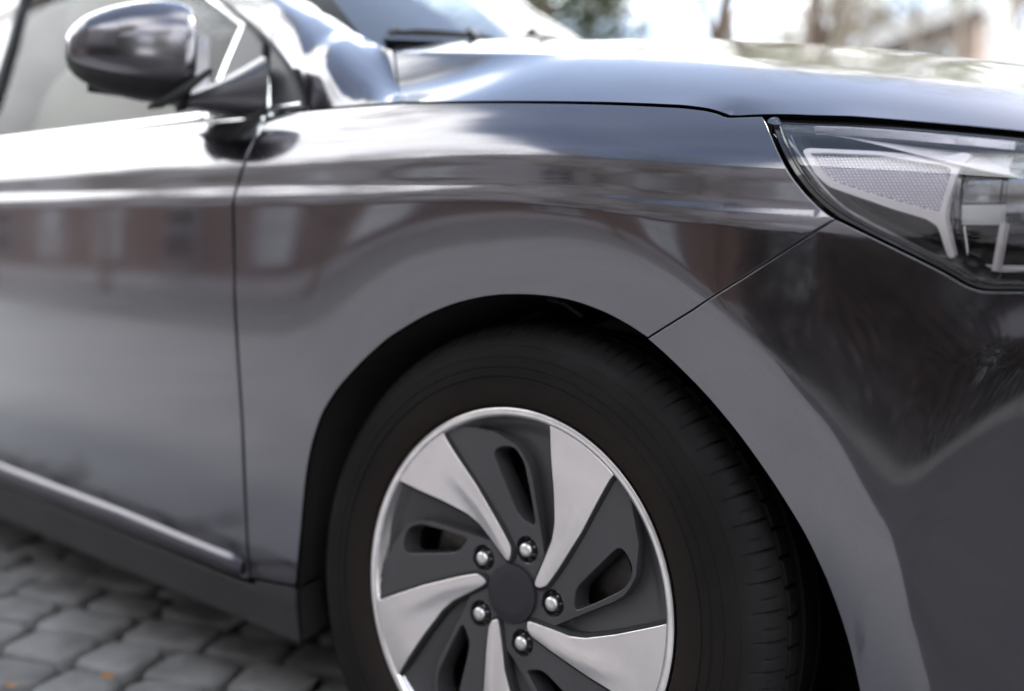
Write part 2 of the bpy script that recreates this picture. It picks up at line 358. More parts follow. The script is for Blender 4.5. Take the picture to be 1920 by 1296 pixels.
# seam lines on the body side, (x, z) in metres
hood_edge = [(-.2312, .9165), (-.1465, .9094), (-.0412, .9003), (.0901, .8887), (.1408, .8837), (.1766, .8799), (.202, .8755), (.2161, .8712), (.227, .8661), (.2577, .8662), (.2863, .8649), (.3027, .8634), (.3443, .8607), (.3818, .8566), (.4438, .8487), (.4834, .8432)]
hood_edge_front = [(.53, .836), (.58, .827), (.63, .816), (.69, .800)]
seam_door = [(-.521, .9213), (-.4887, .8816), (-.4905, .8408), (-.499, .8133), (-.5005, .7937), (-.4957, .7462), (-.4879, .647), (-.4756, .5556), (-.4633, .4641), (-.4601, .4202), (-.453, .3091), (-.4501, .2413)]
arch = [(-.363, .1537), (-.356, .2125), (-.348, .270), (-.3400, .3215), (-.3345, .3686), (-.3298, .4094), (-.3205, .4535), (-.3015, .5037), (-.2723, .5420), (-.2305, .5815), (-.1895, .6136), (-.1334, .6435), (-.0875, .6608), (-.0435, .6712), (-.0152, .6752), (.0334, .6772), (.0766, .6741), (.1175, .664), (.1499, .6508), (.1701, .6400),
        (.1985, .619), (.2341, .5895), (.2687, .5545), (.3024, .514), (.3353, .4682), (.3615, .4221), (.3815, .3754), (.3957, .3277), (.406, .27), (.41, .20)]
SEAM_I = 19
lamp_rear = [(.2633, .8645), (.272, .8519), (.2895, .824), (.3019, .8056), (.3175, .787), (.3315, .7742), (.3467, .763)]
lamp_bottom = [(.3697, .7514), (.4107, .7313), (.4375, .7179), (.4557, .7067), (.4672, .7032), (.4978, .7048), (.56, .706), (.64, .708), (.70, .712)]
seam_bumper = [(.3467, .763), (.3093, .735), (.2724, .7077), (.2216, .6722), (.1701, .6400)]
archS = smooth_line(arch, .008, 6)
k_seam = int(np.argmin(np.hypot(archS[:, 0] - .1701, archS[:, 1] - .64)))
LR = smooth_line(lamp_rear, .006, 3); LB = smooth_line(lamp_bottom, .006, 2)
SDL = smooth_line(seam_door, .008, 4)
HEs = smooth_line(hood_edge, .004, 2); HEall = np.concatenate([HEs, smooth_line([hood_edge[-1]] + hood_edge_front, .006, 2)[1:]])
khe = int(np.argmin(np.hypot(HEs[:, 0] - .2633, HEs[:, 1] - .8655)))
SB = resample(seam_bumper, .008, False)

# front wing
ol = np.concatenate([SDL[:-1], [(-.4500, .2425), (-.400, .2490), (-.354, .2545)], archS[(archS[:, 1] > .262) & (np.arange(len(archS)) < k_seam)],
                     SB[::-1], LR[::-1][1:-1], HEs[:khe][::-1], [(-.2312, .9165), (-.30, .9185), (-.38, .9200), (-.45, .9207)]])
fender = panel('front_fender', ol, body_y, 'paint', car, .008, .0009)
# bumper
ol = np.concatenate([SB[::-1], LB[1:], [(.76, .70), (.80, .6), (.80, .45), (.77, .30), (.70, .20), (.55, .17), (.42, .165)], archS[k_seam + 1:][::-1]])
panel('front_bumper', ol, body_y, 'paint', car, .009, .0003, lip=.0009)
# door
DOORR = -1.56
ol = np.concatenate([SDL[::-1], [(-.60, .9235), (-.7028, .9245), (-.9133, .9239), (-1.2, .9225), (DOORR, .921), (DOORR - .01, .80), (DOORR, .5), (DOORR + .02, .236), (-1.27, .2365), (-1.0, .237), (-.80, .2375), (-.60, .236), (-.50, .233), (-.463, .233), (-.4515, .2375)]])
door = panel('front_door', ol, body_y, 'paint', car, .010, .0046)
ol = [(DOORR - .012, .921), (-2.3, .926), (-2.62, .93), (-2.52, .75), (-2.36, .62), (-2.30, .45), (-2.28, .236), (DOORR + .008, .236), (DOORR - .012, .5), (DOORR - .022, .80)]
panel('rear_door', ol, body_y, 'paint', car, .025)
rarch = [(-2.7 + .37 * math.cos(a), .326 + .36 * math.sin(a)) for a in np.linspace(-.35, math.pi + .35, 30)]
ol = [(-2.30, .236), (-2.33, .326)] + [p for p in rarch if p[1] > .25] + [(-3.15, .25), (-3.45, .4), (-3.48, .85), (-3.4, .95), (-2.63, .93), (-2.53, .75), (-2.37, .62), (-2.31, .45)]
panel('rear_quarter', ol, body_y, 'paint', car, .03)
# sill below the doors
def sill_y(x, z): return body_y(x, z) + .010 - .004 * _ss(z, .19, .225)
ol = [(-2.28, .2335), (-1.27, .2335), (-.80, .2345), (-.50, .2300), (-.455, .2300), (-.4495, .2400), (-.40, .2465), (-.3545, .2520), (-.361, .200), (-.364, .1545), (-.4744, .1548), (-.6732, .1541), (-.9757, .1487), (-1.3253, .1420), (-2.30, .135)]
panel('side_sill', ol, sill_y, 'sill', car, .010, lip=.004, depth=.05)
# raised moulding along the foot of the door
mb = MB(); xs = np.concatenate([np.linspace(-1.555, -.50, 60), -.465 - .035 * np.linspace(1, 0, 12)[1:] ** 1.6]); P = []
for i, x in enumerate(xs):
    e = 1 - max(0, (x + .50) / .035) ** 2.2 * .80 if x > -.5 else 1.
    zt, zb = np.interp(x, [-1.56, -1.0, -.79, -.61, -.465], [.284, .2805, .2795, .2745, .2715]), np.interp(x, [-1.56, -.8, -.56, -.48], [.241, .2435, .2425, .2405])
    zm = (zt + zb) / 2 - .002; a = (zt - zb) / 2 * (.55 + .45 * e)
    sec = [(1.06, -.002), (1., .0006), (.90, .0032), (.66, .0070), (.42, .0094), (.2, .0102), (-.35, .0106), (-.68, .0098), (-.88, .0066), (-1.0, .004), (-1.02, -.003)]
    P.append([(x, float(body_y(x, zm + a * c)) - d * (.35 + .65 * e), zm + a * c) for c, d in sec])
mb.grid(P); mb.f.append(tuple(len(mb.v) - 11 + k for k in range(11))); mb.build('side_moulding', 'moulding', door, sharp=50)
# dark inner body behind the gaps
inner = [(-3.3, .18), (-3.3, .9), (-2.0, .885), (-.45, .885), (-.23, .88), (.14, .845), (.235, .835), (.262, .80), (.30, .755), (.36, .722), (.44, .69), (.50, .68), (.74, .68), (.77, .3), (.60, .19), (.43, .18)]
shell = np.concatenate([inner, [(p[0] + (.012 if p[0] > 0 else -.012), p[1] + .012) for p in archS[::-1] if p[1] > .17], [(-.38, .17)]])
panel('inner_body', shell, lambda x, z: body_y(x, z) + .026, 'blackgap', car, .04, 0, .02)

# wheel arch liner: a deep dark tunnel behind the arch edge
mb = MB(); pa = archS; P = []
prof = [(0, .004), (.003, .012), (.010, .018), (.016, .05), (.010, .12), (.0, .22), (-.02, .34)]
for (ax, az), n in zip(pa, (lambda t: np.stack([-t[:, 1], t[:, 0]], -1) / np.hypot(t[:, 0], t[:, 1])[:, None])(np.gradient(pa, axis=0))):
    o = n if np.dot(n, (ax - ARX, az - ARZ)) > 0 else -n
    P.append([(ax + o[0] * a, float(body_y(ax, az)) + b, az + o[1] * a) for a, b in prof])
mb.grid(P)
mb.grid([[(ARX + r * math.cos(t), .345, ARZ + r * math.sin(t)) for r in (.02, .2, .44)] for t in np.linspace(-.6, math.pi + .6, 40)])
mb.build('wheel_arch_liner', 'liner', car)
# thin bent tubes added in the arch for its faint glints
for pts in ([(-.03, .10, .672), (.005, .085, .668), (.04, .07, .655)], [(-.11, .13, .62), (-.085, .12, .642), (-.05, .115, .652)]):
    mb = MB(); q = smooth_line(pts, .006, 3); mb.tube(q, .0022, 6); mb.build('brake_hose', 'trim', car)

# ---------------------------------------------------------------- bonnet
_hx = [-.45, -.3, -.2312, -.1465, -.0412, .0901, .15, .26, .3027, .3443, .3818, .4438, .4834, .53, .58, .63, .69, .8]
_hz = [.930, .921, .9165, .9094, .9003, .8887, .8820, .8685, .8634, .8595, .8560, .8487, .8432, .836, .827, .816, .800, .76]
_gh, _he = _smooth_table(_hx, _hz, -.6, .9, 1501, .03)
_rx = [-.6, -.346, -.196, .005, .108, .207, .324, .402, .469, .55, .65, .8]; _rz = [1.05, 1.021, 1.003, .981, .967, .949, .926, .907, .891, .868, .835, .77]
_gr2, _hr = _smooth_table(_rx, _rz, -.7, .9, 1601, .04)
_tg, _tq = _smooth_table([0, .006, .02, .10, .16, .25, .45, .73, .9], [.50, .40, .36, .34, .31, .20, .07, 0., 0.], -.02, .9, 1841, .004)
_tz = np.concatenate([[0], np.cumsum((_tq[1:] + _tq[:-1]) * .5 * (_tg[1] - _tg[0]))]); _tz -= np.interp(0, _tg, _tz)
RY = .15
def hood_z(x, y, ye, ze):
    zr = np.interp(x, _gr2, _hr); t = np.clip((y - ye) / (RY - ye), 0, 1); m = zr - ze
    rear = 1 - _ss(x, -.30, -.02)
    a = 1.28; b = .72
    s = ze + m * ((1 - rear) * (a * t + (b - a) * t * t / 2) / ((a + b) / 2) + rear * (.55 * t ** 2.3 + .45 * t))
    return np.where(y < RY, s, zr + np.interp(y - RY, _tg, _tz))
# columns from rear to front; the rear edge slants back towards the middle of the car
def rear_x(y): return np.interp(y, [.03, .15, .30, .55, .88], [-.229, -.366, -.40, -.36, -.30])
NY = 70; ys = np.concatenate([np.linspace(0, 1, 26)[:-1] * .999, 1 + np.linspace(0, 1, NY - 25) ** 1.1 * (.73 / .1)])
NX = 120; hv = np.zeros((NX, NY, 3)); edx = np.linspace(-.229, .69, NX)
for i in range(NX):
    u = i / (NX - 1)
    for j in range(NY):
        s = ys[j]
        if s <= 1:
            # between the edge line and the ridge
            x0 = edx[i]; ze = np.interp(x0, HEall[:, 0], HEall[:, 1]) + .0022; ye = float(body_y(x0, ze)); y = ye + (RY - ye) * s
        else: y = RY + (s - 1) * .1
        xr = rear_x(y) if y > .03 else -.229
        fr = .69 + .10 * _ss(y, .1, .9)
        x = xr + (fr - xr) * u
        ze2 = np.interp(x, HEall[:, 0], HEall[:, 1], left=np.interp(x, _gh, _he)) + .0022
        zs = np.interp(x, _gh, _he) + .0022; ye2 = float(body_y(x, zs))
        y2 = ye2 + (RY - ye2) * s if s <= 1 else y
        z = float(hood_z(x, y2, ye2, zs)); z += (ze2 - zs) * max(0, 1 - s / .22) ** 2 if s <= 1 else 0
        hv[i, j] = (x, y2, z)
mb = MB(); mb.grid(hv)
mir = hv[:, ::-1].copy(); mir[..., 1] = 1.76 - mir[..., 1]; mb.grid(mir)
# turned-under edges
for line, d in ((hv[:, 0], (0, .014, -.004)), (hv[0], (-.001, .0, -.03)), (mir[0], (-.001, 0, -.03))):
    q = [line, line + np.array(d) * [1, .2, .14] + np.array([0, -.0012, 0]) * (abs(d[1]) > 0), line + np.array(d)]
    mb.grid(q, flip=True)
bon = mb.build('bonnet', 'paint', car, sharp=32)
# dark channel under the bonnet edge
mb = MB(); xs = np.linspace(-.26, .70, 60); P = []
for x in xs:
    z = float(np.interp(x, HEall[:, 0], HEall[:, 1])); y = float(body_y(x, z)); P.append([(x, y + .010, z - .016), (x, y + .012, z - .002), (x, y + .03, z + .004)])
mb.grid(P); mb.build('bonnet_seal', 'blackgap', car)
# ---------------------------------------------------------------- headlight
def lens_y(x, z): return -outward_lens(x, z)
lamp_loop = ccw(np.concatenate([LB[::-1][:-1], LR[::-1], HEall[(HEall[:, 0] > .268)] - [0, .0032], [(.69, .795), (.705, .76)]]))
lamp_loop = resample(lamp_loop, .005)
def inset(loop, d):
    o = loop - edge_out(loop) * d
    for _ in range(3): o = .25 * np.roll(o, 1, 0) + .5 * o + .25 * np.roll(o, -1, 0)
    return o
hl = empty('headlight', (.45, 0, .78), car)
def hlm(mb_or, name, m, **k):
    o = mb_or.build(name, m, None, **k); return o
def to_lamp(o): o.parent = hl; o.matrix_parent_inverse = Matrix.Translation((-.45, 0, -.78)); return o
def loop3(loop, off): return np.stack([loop[:, 0], lens_y(loop[:, 0], loop[:, 1]) + off, loop[:, 1]], -1)
wx = np.interp(lamp_loop[:, 0], [.26, .30, .40, .5], [.0075, .008, .006, .006])
eo = edge_out(lamp_loop)
topm = (eo[:, 1] > .6)[:, None]
outer = lamp_loop - eo * .0015; innr = lamp_loop - eo * np.where(topm, .0042, wx[:, None] * 1.0)
for _ in range(4): innr = .25 * np.roll(innr, 1, 0) + .5 * innr + .25 * np.roll(innr, -1, 0)
mb = MB(); mb.grid([loop3(outer, .020), loop3(outer, .006), loop3(outer - eo * .001, .0045), loop3(innr, .0050), loop3(innr, .010)], closev=True, flip=True)
to_lamp(mb.build('lamp_surround', 'black_gloss', None, sharp=40))
# clear lens with a turned rim
lo = inset(innr, -.0006)
o = panel('lamp_lens', lo, lens_y, 'lens', None, .008, 0, .012, .003, .005); to_lamp(o)
# second moulded rim line just inside the lens
r1 = inset(innr, .0034); r2 = inset(innr, .0042)
mb = MB(); mb.grid([loop3(r1, .016), loop3(r1, .0125), loop3(r2, .0125), loop3(r2, .017)], closev=True, flip=True); to_lamp(mb.build('lens_rim', 'rimgrey', None))
# bowl
b0 = inset(innr, .001); b1 = inset(innr, .010); b2 = inset(innr, .016)
mb = MB(); mb.grid([loop3(b0, .010), loop3(b1, .020), loop3(b2, .05), loop3(b2, .11)], closev=True, flip=True)
V, F = triangulate(b2, [], .03); mb.add(np.stack([V[:, 0], lens_y(V[:, 0], V[:, 1]) + .075, V[:, 1]], -1), F)
to_lamp(mb.build('lamp_bowl', 'lampblack', None))
# satin frame round the side reflector
fo = [(.3033, .8304), (.3075, .8320), (.3694, .8279), (.4236, .8220), (.4371, .8266), (.4451, .8243), (.4366, .8120), (.4332, .7940), (.4308, .7806), (.4302, .7688), (.4358, .7499), (.4412, .7319), (.4367, .7317), (.4310, .7468), (.4259, .7598), (.4162, .7663), (.3903, .7740), (.3620, .7842), (.3325, .7949), (.3193, .8060)]
fi = [(.3090, .8278), (.3273, .8276), (.3700, .8247), (.4047, .8184), (.4250, .8148), (.4315, .8110), (.4293, .7939), (.4276, .7805), (.4265, .7712), (.4102, .7753), (.3897, .7810), (.3614, .7898), (.3349, .7990), (.3223, .8091)]
fo, fi = ccw(np.array(fo)), ccw(np.array(fi))
def rnd(p, n): 
    p = resample(p, .002)
    for _ in range(n): p = .25 * np.roll(p, 1, 0) + .5 * p + .25 * np.roll(p, -1, 0)
    return p
fo, fi = rnd(fo, 3), rnd(fi, 3)
V, F = triangulate(fo, [fi], .004)
def fy(q, off): return np.stack([q[:, 0], lens_y(q[:, 0], q[:, 1]) + off, q[:, 1]], -1)
mb = MB(); mb.add(fy(V, .015), [f if ((V[f[1]][0] - V[f[0]][0]) * (V[f[2]][1] - V[f[0]][1]) - (V[f[2]][0] - V[f[0]][0]) * (V[f[1]][1] - V[f[0]][1])) > 0 else f[::-1] for f in F])
mb.grid([fy(fo, .015), fy(fo + edge_out(fo) * .0008, .0162), fy(fo + edge_out(fo) * .0008, .030)], closev=True)
mb.grid([fy(fi, .015), fy(fi - edge_out(fi) * .0009, .0165), fy(fi - edge_out(fi) * .0012, .0215)], closev=True, flip=True)
to_lamp(mb.build('reflector_frame', 'satin', None, sharp=30))
# pale bezel along the top of the lamp, widening forwards
mb = MB(); P = []
for x in np.linspace(.288, .69, 40):
    zt = float(np.interp(x, HEall[:, 0], HEall[:, 1])) - .0115; wd = .0015 + .027 * float(_ss(x, .27, .50)); P.append([(x, float(lens_y(x, zt - wd * t)) + .042 - .030 * t, zt - wd * t) for t in np.linspace(0, 1, 7)])
mb.grid(P); to_lamp(mb.build('lamp_bezel', 'satin', None))
# faceted reflector panel: rows of small pillow bumps
V, F = triangulate(fi, [], .006); mb = MB(); mb.add(fy(V, .0212), [f if ((V[f[1]][0] - V[f[0]][0]) * (V[f[2]][1] - V[f[0]][1]) - (V[f[2]][0] - V[f[0]][0]) * (V[f[1]][1] - V[f[0]][1])) > 0 else f[::-1] for f in F])
pt = .0033; cnt = 0
gi = [(i, j) for i in range(-8, 56) for j in range(-4, 29)]
cx = np.array([.300 + i * pt + (j % 2) * pt / 2 + j * .0 for i, j in gi]); cz = np.array([.765 + j * pt * .82 for i, j in gi])
to_lamp(mb.build('reflector_panel', 'reflector_dark', None)); mb = MB()
k = inside(cx, cz, fi) & (poly_dist(cx, cz, fi) > .0014)
for x, z in zip(cx[k], cz[k]):
    y = float(lens_y(x, z)) + .0210; r = pt * .47
    vv = [(x + r * math.cos(a), y, z + r * .9 * math.sin(a)) for a in np.arange(6) * math.pi / 3 + .3] + [(x + r * .55 * math.cos(a), y - .0011, z + r * .5 * math.sin(a)) for a in np.arange(6) * math.pi / 3 + .3] + [(x, y - .0016, z)]
    mb.add(vv, [(q, (q + 1) % 6, 6 + (q + 1) % 6, 6 + q) for q in range(6)] + [(6 + q, 6 + (q + 1) % 6, 12) for q in range(6)])
to_lamp(mb.build('reflector_facets', 'reflector', None, sharp=80))
# projector barrel lying along the car, behind an inner clear tube
def barrel(name, x0, x1, yc, zc, prof, m, n=64, a0=0, a1=2 * math.pi):
    mb = MB(); mb.grid([[(x, yc - r * math.cos(t), zc + r * math.sin(t)) for t in np.linspace(a0, a1, n)] for x, r in prof], flip=True); return to_lamp(mb.build(name, m, None, sharp=40))
YB = float(lens_y(.48, .785)) + .064; ZB = .787
PR = [(.4400, 0), (.4425, .0008), (.4700, .0008), (.4715, -.0006), (.4740, -.0006), (.4755, .0008), (.5000, .0008), (.505, .0035), (.60, .0050)]
barrel('projector', 0, 0, YB, ZB, [(.4385, .010), (.4385, .0430)] + [(x, .0452 + d) for x, d in PR], 'lampblack')
barrel('projector_shroud', 0, 0, YB, ZB, [(x, .0478 + d) for x, d in PR], 'barrel', 40, rad(36), rad(150))
barrel('projector_guide', 0, 0, YB, ZB, [(x, .0468 + d) for x, d in PR], 'guide', 40, rad(-6), rad(35))
barrel('projector_rim', 0, 0, YB, ZB, [(x, .0472 + d) for x, d in PR], 'barrel', 30, rad(-30), rad(-8))
barrel('projector_guide', 0, 0, YB, ZB, [(.4755, .0490), (.5000, .0490)], 'guide', 40, rad(-40), rad(60))
barrel('projector_ring', 0, 0, YB, ZB, [(.4345, .0475), (.4340, .0500), (.4355, .0515), (.4380, .0505), (.4380, .0475), (.4345, .0475)], 'rimgrey')
# stepped chrome floor of the lamp with its amber side marker
mb = MB(); zf = .7235
for i, (a, b, c) in enumerate([(.448, .66, 0), (.452, .66, .0045), (.458, .66, .010)]):
    xs = np.linspace(a, b, 20); mb.grid([[(x, float(lens_y(x, .72)) + .018 + i * .012 + dy, zf - .006 + c + dz) for dy, dz in ((0, -.004), (0, 0), (.003, .0012), (.012, .0012))] for x in xs])
to_lamp(mb.build('lamp_floor', 'satin', None))
mb = MB(); xs = np.linspace(.466, .66, 16); mb.grid([[(x, float(lens_y(x, .72)) + .0165 + dy, zf - .0075 + dz) for dy, dz in ((0, -.001), (0, .0008), (.001, .0012))] for x in xs]); to_lamp(mb.build('side_marker', 'amber', None))
mb = MB(); y = float(lens_y(.455, .745)) + .022
mb.add([(.4440, y, .760), (.4455, y, .762), (.4500, y, .7385), (.4490, y, .7350), (.4475, y + .01, .7350), (.4438, y + .01, .760)], [(0, 3, 2, 1), (0, 5, 4, 3)])
mb.grid([[(.4745 + dx + (z - .752) * .08, y + dy, z) for dx, dy in ((-.0035, .006), (-.0025, 0), (.0015, -.001), (.0035, .003), (.0035, .012))] for z in np.linspace(.722, .764, 8)])
mb.build('lamp_clip', 'satin', None); to_lamp(bpy.data.objects['lamp_clip'])
# ---------------------------------------------------------------- front wheel (turned about its own centre, slight camber)
def polar(r, a): return (r * math.cos(rad(a)), r * math.sin(rad(a)))
wheel = empty('front_wheel', (0, 0, .326), car, (rad(-3.5), 0, 0))
# tyre: sidewall with moulded rings, shoulder blocks and four circumferential grooves
prof = [(.203, .012), (.2165, .008), (.2205, .002), (.224, -.004), (.232, -.0085), (.243, -.0115), (.2535, -.0130), (.2542, -.0122), (.2556, -.0122), (.2562, -.0134), (.2640, -.0137), (.2645, -.0131), (.2668, -.0131), (.2673, -.0138), (.2720, -.0138), (.2780, -.0133), (.2783, -.0128), (.2790, -.0128), (.2793, -.0131), (.284, -.0125), (.2915, -.0100), (.2925, -.0088), (.2950, -.0085), (.2962, -.0078), (.3010, -.0040), (.3040, -.0005), (.3062, .0030),
        (.3085, .0060), (.3120, .0100), (.3155, .0155), (.3185, .0225), (.3205, .0310), (.3217, .0400), (.3150, .0415), (.3150, .0480), (.3222, .0495), (.3232, .0750), (.3160, .0765), (.3160, .0850), (.3236, .0865), (.3240, .105), (.3236, .1240), (.3160, .1255), (.3160, .134), (.3228, .1355), (.321, .165), (.313, .195), (.295, .215), (.24, .222), (.203, .205)]
NB = 68; NT = NB * 14
def tyre_r(j, t, r):
    rr = np.full(len(t), r)
    ph = (t / (2 * math.pi) * NB) % 1.0
    if 25 <= j <= 34: rr = rr - np.where((ph < .03) | (ph > .97), .0035 if j > 28 else .0015, 0) - (np.where((ph > .40) & (ph < .47), .002, 0) if 28 <= j <= 30 else 0)
    if j in (35, 36): rr = rr - np.where(((ph + .45) % 1) < .10, .005, 0)
    return rr
mb = MB(); mb.lathe_y(prof, NT, tyre_r); mb.build('tyre', 'rubber', wheel, sharp=28)
# moulded bars and marks on the sidewall (plain ribs)
for a0, r0, r1 in ((58, .262, .286), (64, .262, .286), (7, .262, .288), (124, .263, .285)):
    mb = MB(); q = [polar(r, a0 + (r - r0) * 40) for r in np.linspace(r0, r1, 5)]; mb.tube([(x, -.0130 + max(0, (math.hypot(x, z) - .272)) * .12, z) for x, z in q], .0006, 5)
    mb.build('sidewall_rib', 'rubber', wheel)
# rim: bright flange and the barrel behind
mb = MB(); mb.lathe_y([(.2150, .010), (.2188, .006), (.2196, .0015), (.2188, -.0012), (.2165, -.0022), (.2125, -.0018), (.2095, -.0002), (.2080, .0030), (.2065, .0080), (.203, .012), (.197, .020), (.190, .045), (.186, .10), (.190, .17)], 160)
mb.build('rim', 'alu_rim', wheel, sharp=40)
# five machined blades
blade = [(.0378, 28.5), (.0437, 37), (.0911, 54.9), (.1106, 60.2), (.1471, 69.3), (.2060, 77.7)]
arc_ = [(.2090, a) for a in np.linspace(78.4, 51.3, 16)]
blade2 = [(.2050, 51.7), (.1325, 45.2), (.0770, 34.4), (.0540, 24.2), (.0450, 23.6)]
bl = [np.array(polar(*p)) for p in blade] + [np.array(polar(*p)) for p in arc_] + [np.array(polar(*p)) for p in blade2]
bl = ccw(resample(np.array(bl), .0022))
for _ in range(2): bl = .25 * np.roll(bl, 1, 0) + .5 * bl + .25 * np.roll(bl, -1, 0)
ridge = np.array([polar(*p) for p in [(.046, 27.5), (.0544, 34.2), (.080, 41.5), (.1085, 47.4), (.14, 52.5), (.1709, 56.2)]])
def seg_dist(p, line):
    best = 1e9; side = 0
    for a, b in zip(line[:-1], line[1:]):
        ab = b - a; t = np.clip(np.dot(p - a, ab) / np.dot(ab, ab), 0, 1); q = a + ab * t; d = np.linalg.norm(p - q)
        if d < best: best = d; side = ab[0] * (p - a)[1] - ab[1] * (p - a)[0]
    return best if side > 0 else -best
def dish(r): return .0120 - .0125 * float(_ss(r, .03, .205))
V, F = triangulate(bl, [], .006)
def blade_y(p):
    r = math.hypot(*p); s = seg_dist(p, ridge); f = 1 - float(_ss(r, .12, .185))
    return dish(r) - .0022 * f * math.exp(-abs(s) / .010) + (.0028 * f * float(_ss(s, 0, .02)) if s > 0 else .0018 * f * float(_ss(-s, 0, .02)))
mb = MB(); top = [(p[0], blade_y(p), p[1]) for p in V]
mb.add(top, [f if ((V[f[1]][0] - V[f[0]][0]) * (V[f[2]][1] - V[f[0]][1]) - (V[f[2]][0] - V[f[0]][0]) * (V[f[1]][1] - V[f[0]][1])) > 0 else f[::-1] for f in F])
be = edge_out(bl); yb = np.array([blade_y(p) for p in bl])
ring = lambda d, h: np.stack([bl[:, 0] + be[:, 0] * d, yb + h, bl[:, 1] + be[:, 1] * d], -1)
mb.grid([ring(0, 0), ring(.0005, .0004), ring(.0007, .0014), ring(.0007, .003)], closev=True)
for k in range(5):
    o = mb.build('spoke', 'alu', wheel, sharp=38) if k == 0 else None
    if k == 0:
        sp0 = o; mb = MB(); mb.grid([ring(.0004, .0022), ring(.0038, .0030), ring(.0046, .0040), ring(.0046, .014)], closev=True); se0 = mb.build('spoke_edge', 'blackgap', wheel, sharp=40)  # near-black band round each blade, painted in for the shadowed groove
    else:
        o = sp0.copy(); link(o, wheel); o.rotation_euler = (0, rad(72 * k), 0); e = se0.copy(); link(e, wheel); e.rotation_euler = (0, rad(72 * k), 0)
# dark wheel body with vents and bolt pockets
NUT = [74.7 - 72 * k for k in range(5)]
vent = [(.0905, 16.5), (.098, 20.3), (.1640, 32.0), (.1700, 31.2), (.1735, 28.2), (.1750, 24.5), (.1730, 21.0), (.1665, 18.6), (.1560, 15.4), (.12, 9.3), (.092, 1.8), (.0880, 2.2), (.0866, 5.0)]
out_l = np.array([polar(.2085, a) for a in np.linspace(0, 360, 180, endpoint=False)])
holes = []
for k in range(5):
    v = ccw(np.array([polar(r, a + 72 * k) for r, a in vent])); v = resample(v, .004)
    for _ in range(3): v = .25 * np.roll(v, 1, 0) + .5 * v + .25 * np.roll(v, -1, 0)
    holes.append(v)
nuts = []
for a in NUT:
    c = np.array(polar(.05715, a)); nuts.append(np.array([c + .0162 * np.array((math.cos(t), math.sin(t))) for t in np.linspace(0, 2 * math.pi, 28, endpoint=False)]))
fold = np.array([polar(*p) for p in [(.2075, 43.5), (.1905, 30.0), (.1820, 25.0), (.1755, 20.2), (.166, 16.6), (.1555, 13.4), (.14, 10.4), (.115, 5.5), (.092, -2.0), (.068, -17.7)]])
def body_depth(p):
    r = math.hypot(*p); a = math.degrees(math.atan2(p[1], p[0])); best = 0
    ce = float(np.interp(r, [.05, .21], [-6, 30])); a0 = (a - ce + 36) % 72 - 36 + ce      # canonical pocket
    q = np.array(polar(r, a0)); s = seg_dist(q, fold)      # >0: the recessed side
    base = dish(r) + .0050
    w = float(_ss(r, .058, .082)) * (1 - .5 * float(_ss(r, .190, .207)))
    if s > 0: base += w * (.0015 + .0135 * min(1, s / .0012) - .0120 * float(np.clip((s - .003) / .058, 0, 1)))
    else: base += w * .0015 * max(0., 1 + s / .02)
    return base
ex = []
for k in range(5):
    fl = resample([np.array(((q[0] * math.cos(rad(72 * k)) - q[1] * math.sin(rad(72 * k))), (q[0] * math.sin(rad(72 * k)) + q[1] * math.cos(rad(72 * k))))) for q in fold], .0016, False)
    tg = np.gradient(fl, axis=0); nr = np.stack([-tg[:, 1], tg[:, 0]], -1) / np.hypot(tg[:, 0], tg[:, 1])[:, None]
    for o_ in (-.0003, .0013): ex.append(fl + nr * o_)
V, F = triangulate(out_l, holes + nuts, .0034, extra=np.concatenate(ex))
mb = MB(); mb.add([(p[0], body_depth(p), p[1]) for p in V], [f if ((V[f[1]][0] - V[f[0]][0]) * (V[f[2]][1] - V[f[0]][1]) - (V[f[2]][0] - V[f[0]][0]) * (V[f[1]][1] - V[f[0]][1])) > 0 else f[::-1] for f in F])
for h in holes:
    d = np.array([body_depth(p) for p in h]); e = edge_out(h)
    mb.grid([np.stack([h[:, 0] - e[:, 0] * s, d + q, h[:, 1] - e[:, 1] * s], -1) for s, q in ((0, 0), (.0008, .0006), (.0012, .003), (.0012, .03))], closev=True, flip=True)
mb.build('wheel_body', 'wheel_grey', wheel, sharp=24)
for h in nuts:
    mb = MB(); d = np.array([body_depth(p) for p in h]); c = h.mean(0); e = edge_out(h)
    mb.grid([np.stack([h[:, 0] - e[:, 0] * s, d + q, h[:, 1] - e[:, 1] * s], -1) for s, q in ((-.0002, -.0002), (.0006, .0002), (.0012, .002), (.0018, .022), (.0162, .022))], closev=True, flip=True)
    mb.build('bolt_pocket', 'lampblack', wheel, sharp=40)
# lug nuts
def nut_mb():
    mb = MB(); n = 48; pr = []
    for r, y in ((.0130, .034), (.0130, .0295), (.0105, .0285), (.0100, .0275)): pr.append([(r * math.cos(t), y, r * math.sin(t)) for t in np.linspace(0, 2 * math.pi, n, endpoint=False)])
    for s, y in ((1, .0275), (1, .0150), (.96, .0138)): pr.append([(.0102 * s * math.cos(math.pi / 6) / math.cos(((t + math.pi / 6) % (math.pi / 3)) - math.pi / 6) * math.cos(t), y, .0102 * s * math.cos(math.pi / 6) / math.cos(((t + math.pi / 6) % (math.pi / 3)) - math.pi / 6) * math.sin(t)) for t in np.linspace(0, 2 * math.pi, n, endpoint=False)])
    for r, y in ((.0088, .0135), (.0087, .0085), (.0080, .0062), (.0062, .0046), (.0035, .0038), (.0008, .0036)): pr.append([(r * math.cos(t), y, r * math.sin(t)) for t in np.linspace(0, 2 * math.pi, n, endpoint=False)])
    mb.grid(pr, closev=True, flip=False); mb.f.append(tuple(len(mb.v) - n + i for i in range(n))); return mb
nm = nut_mb()
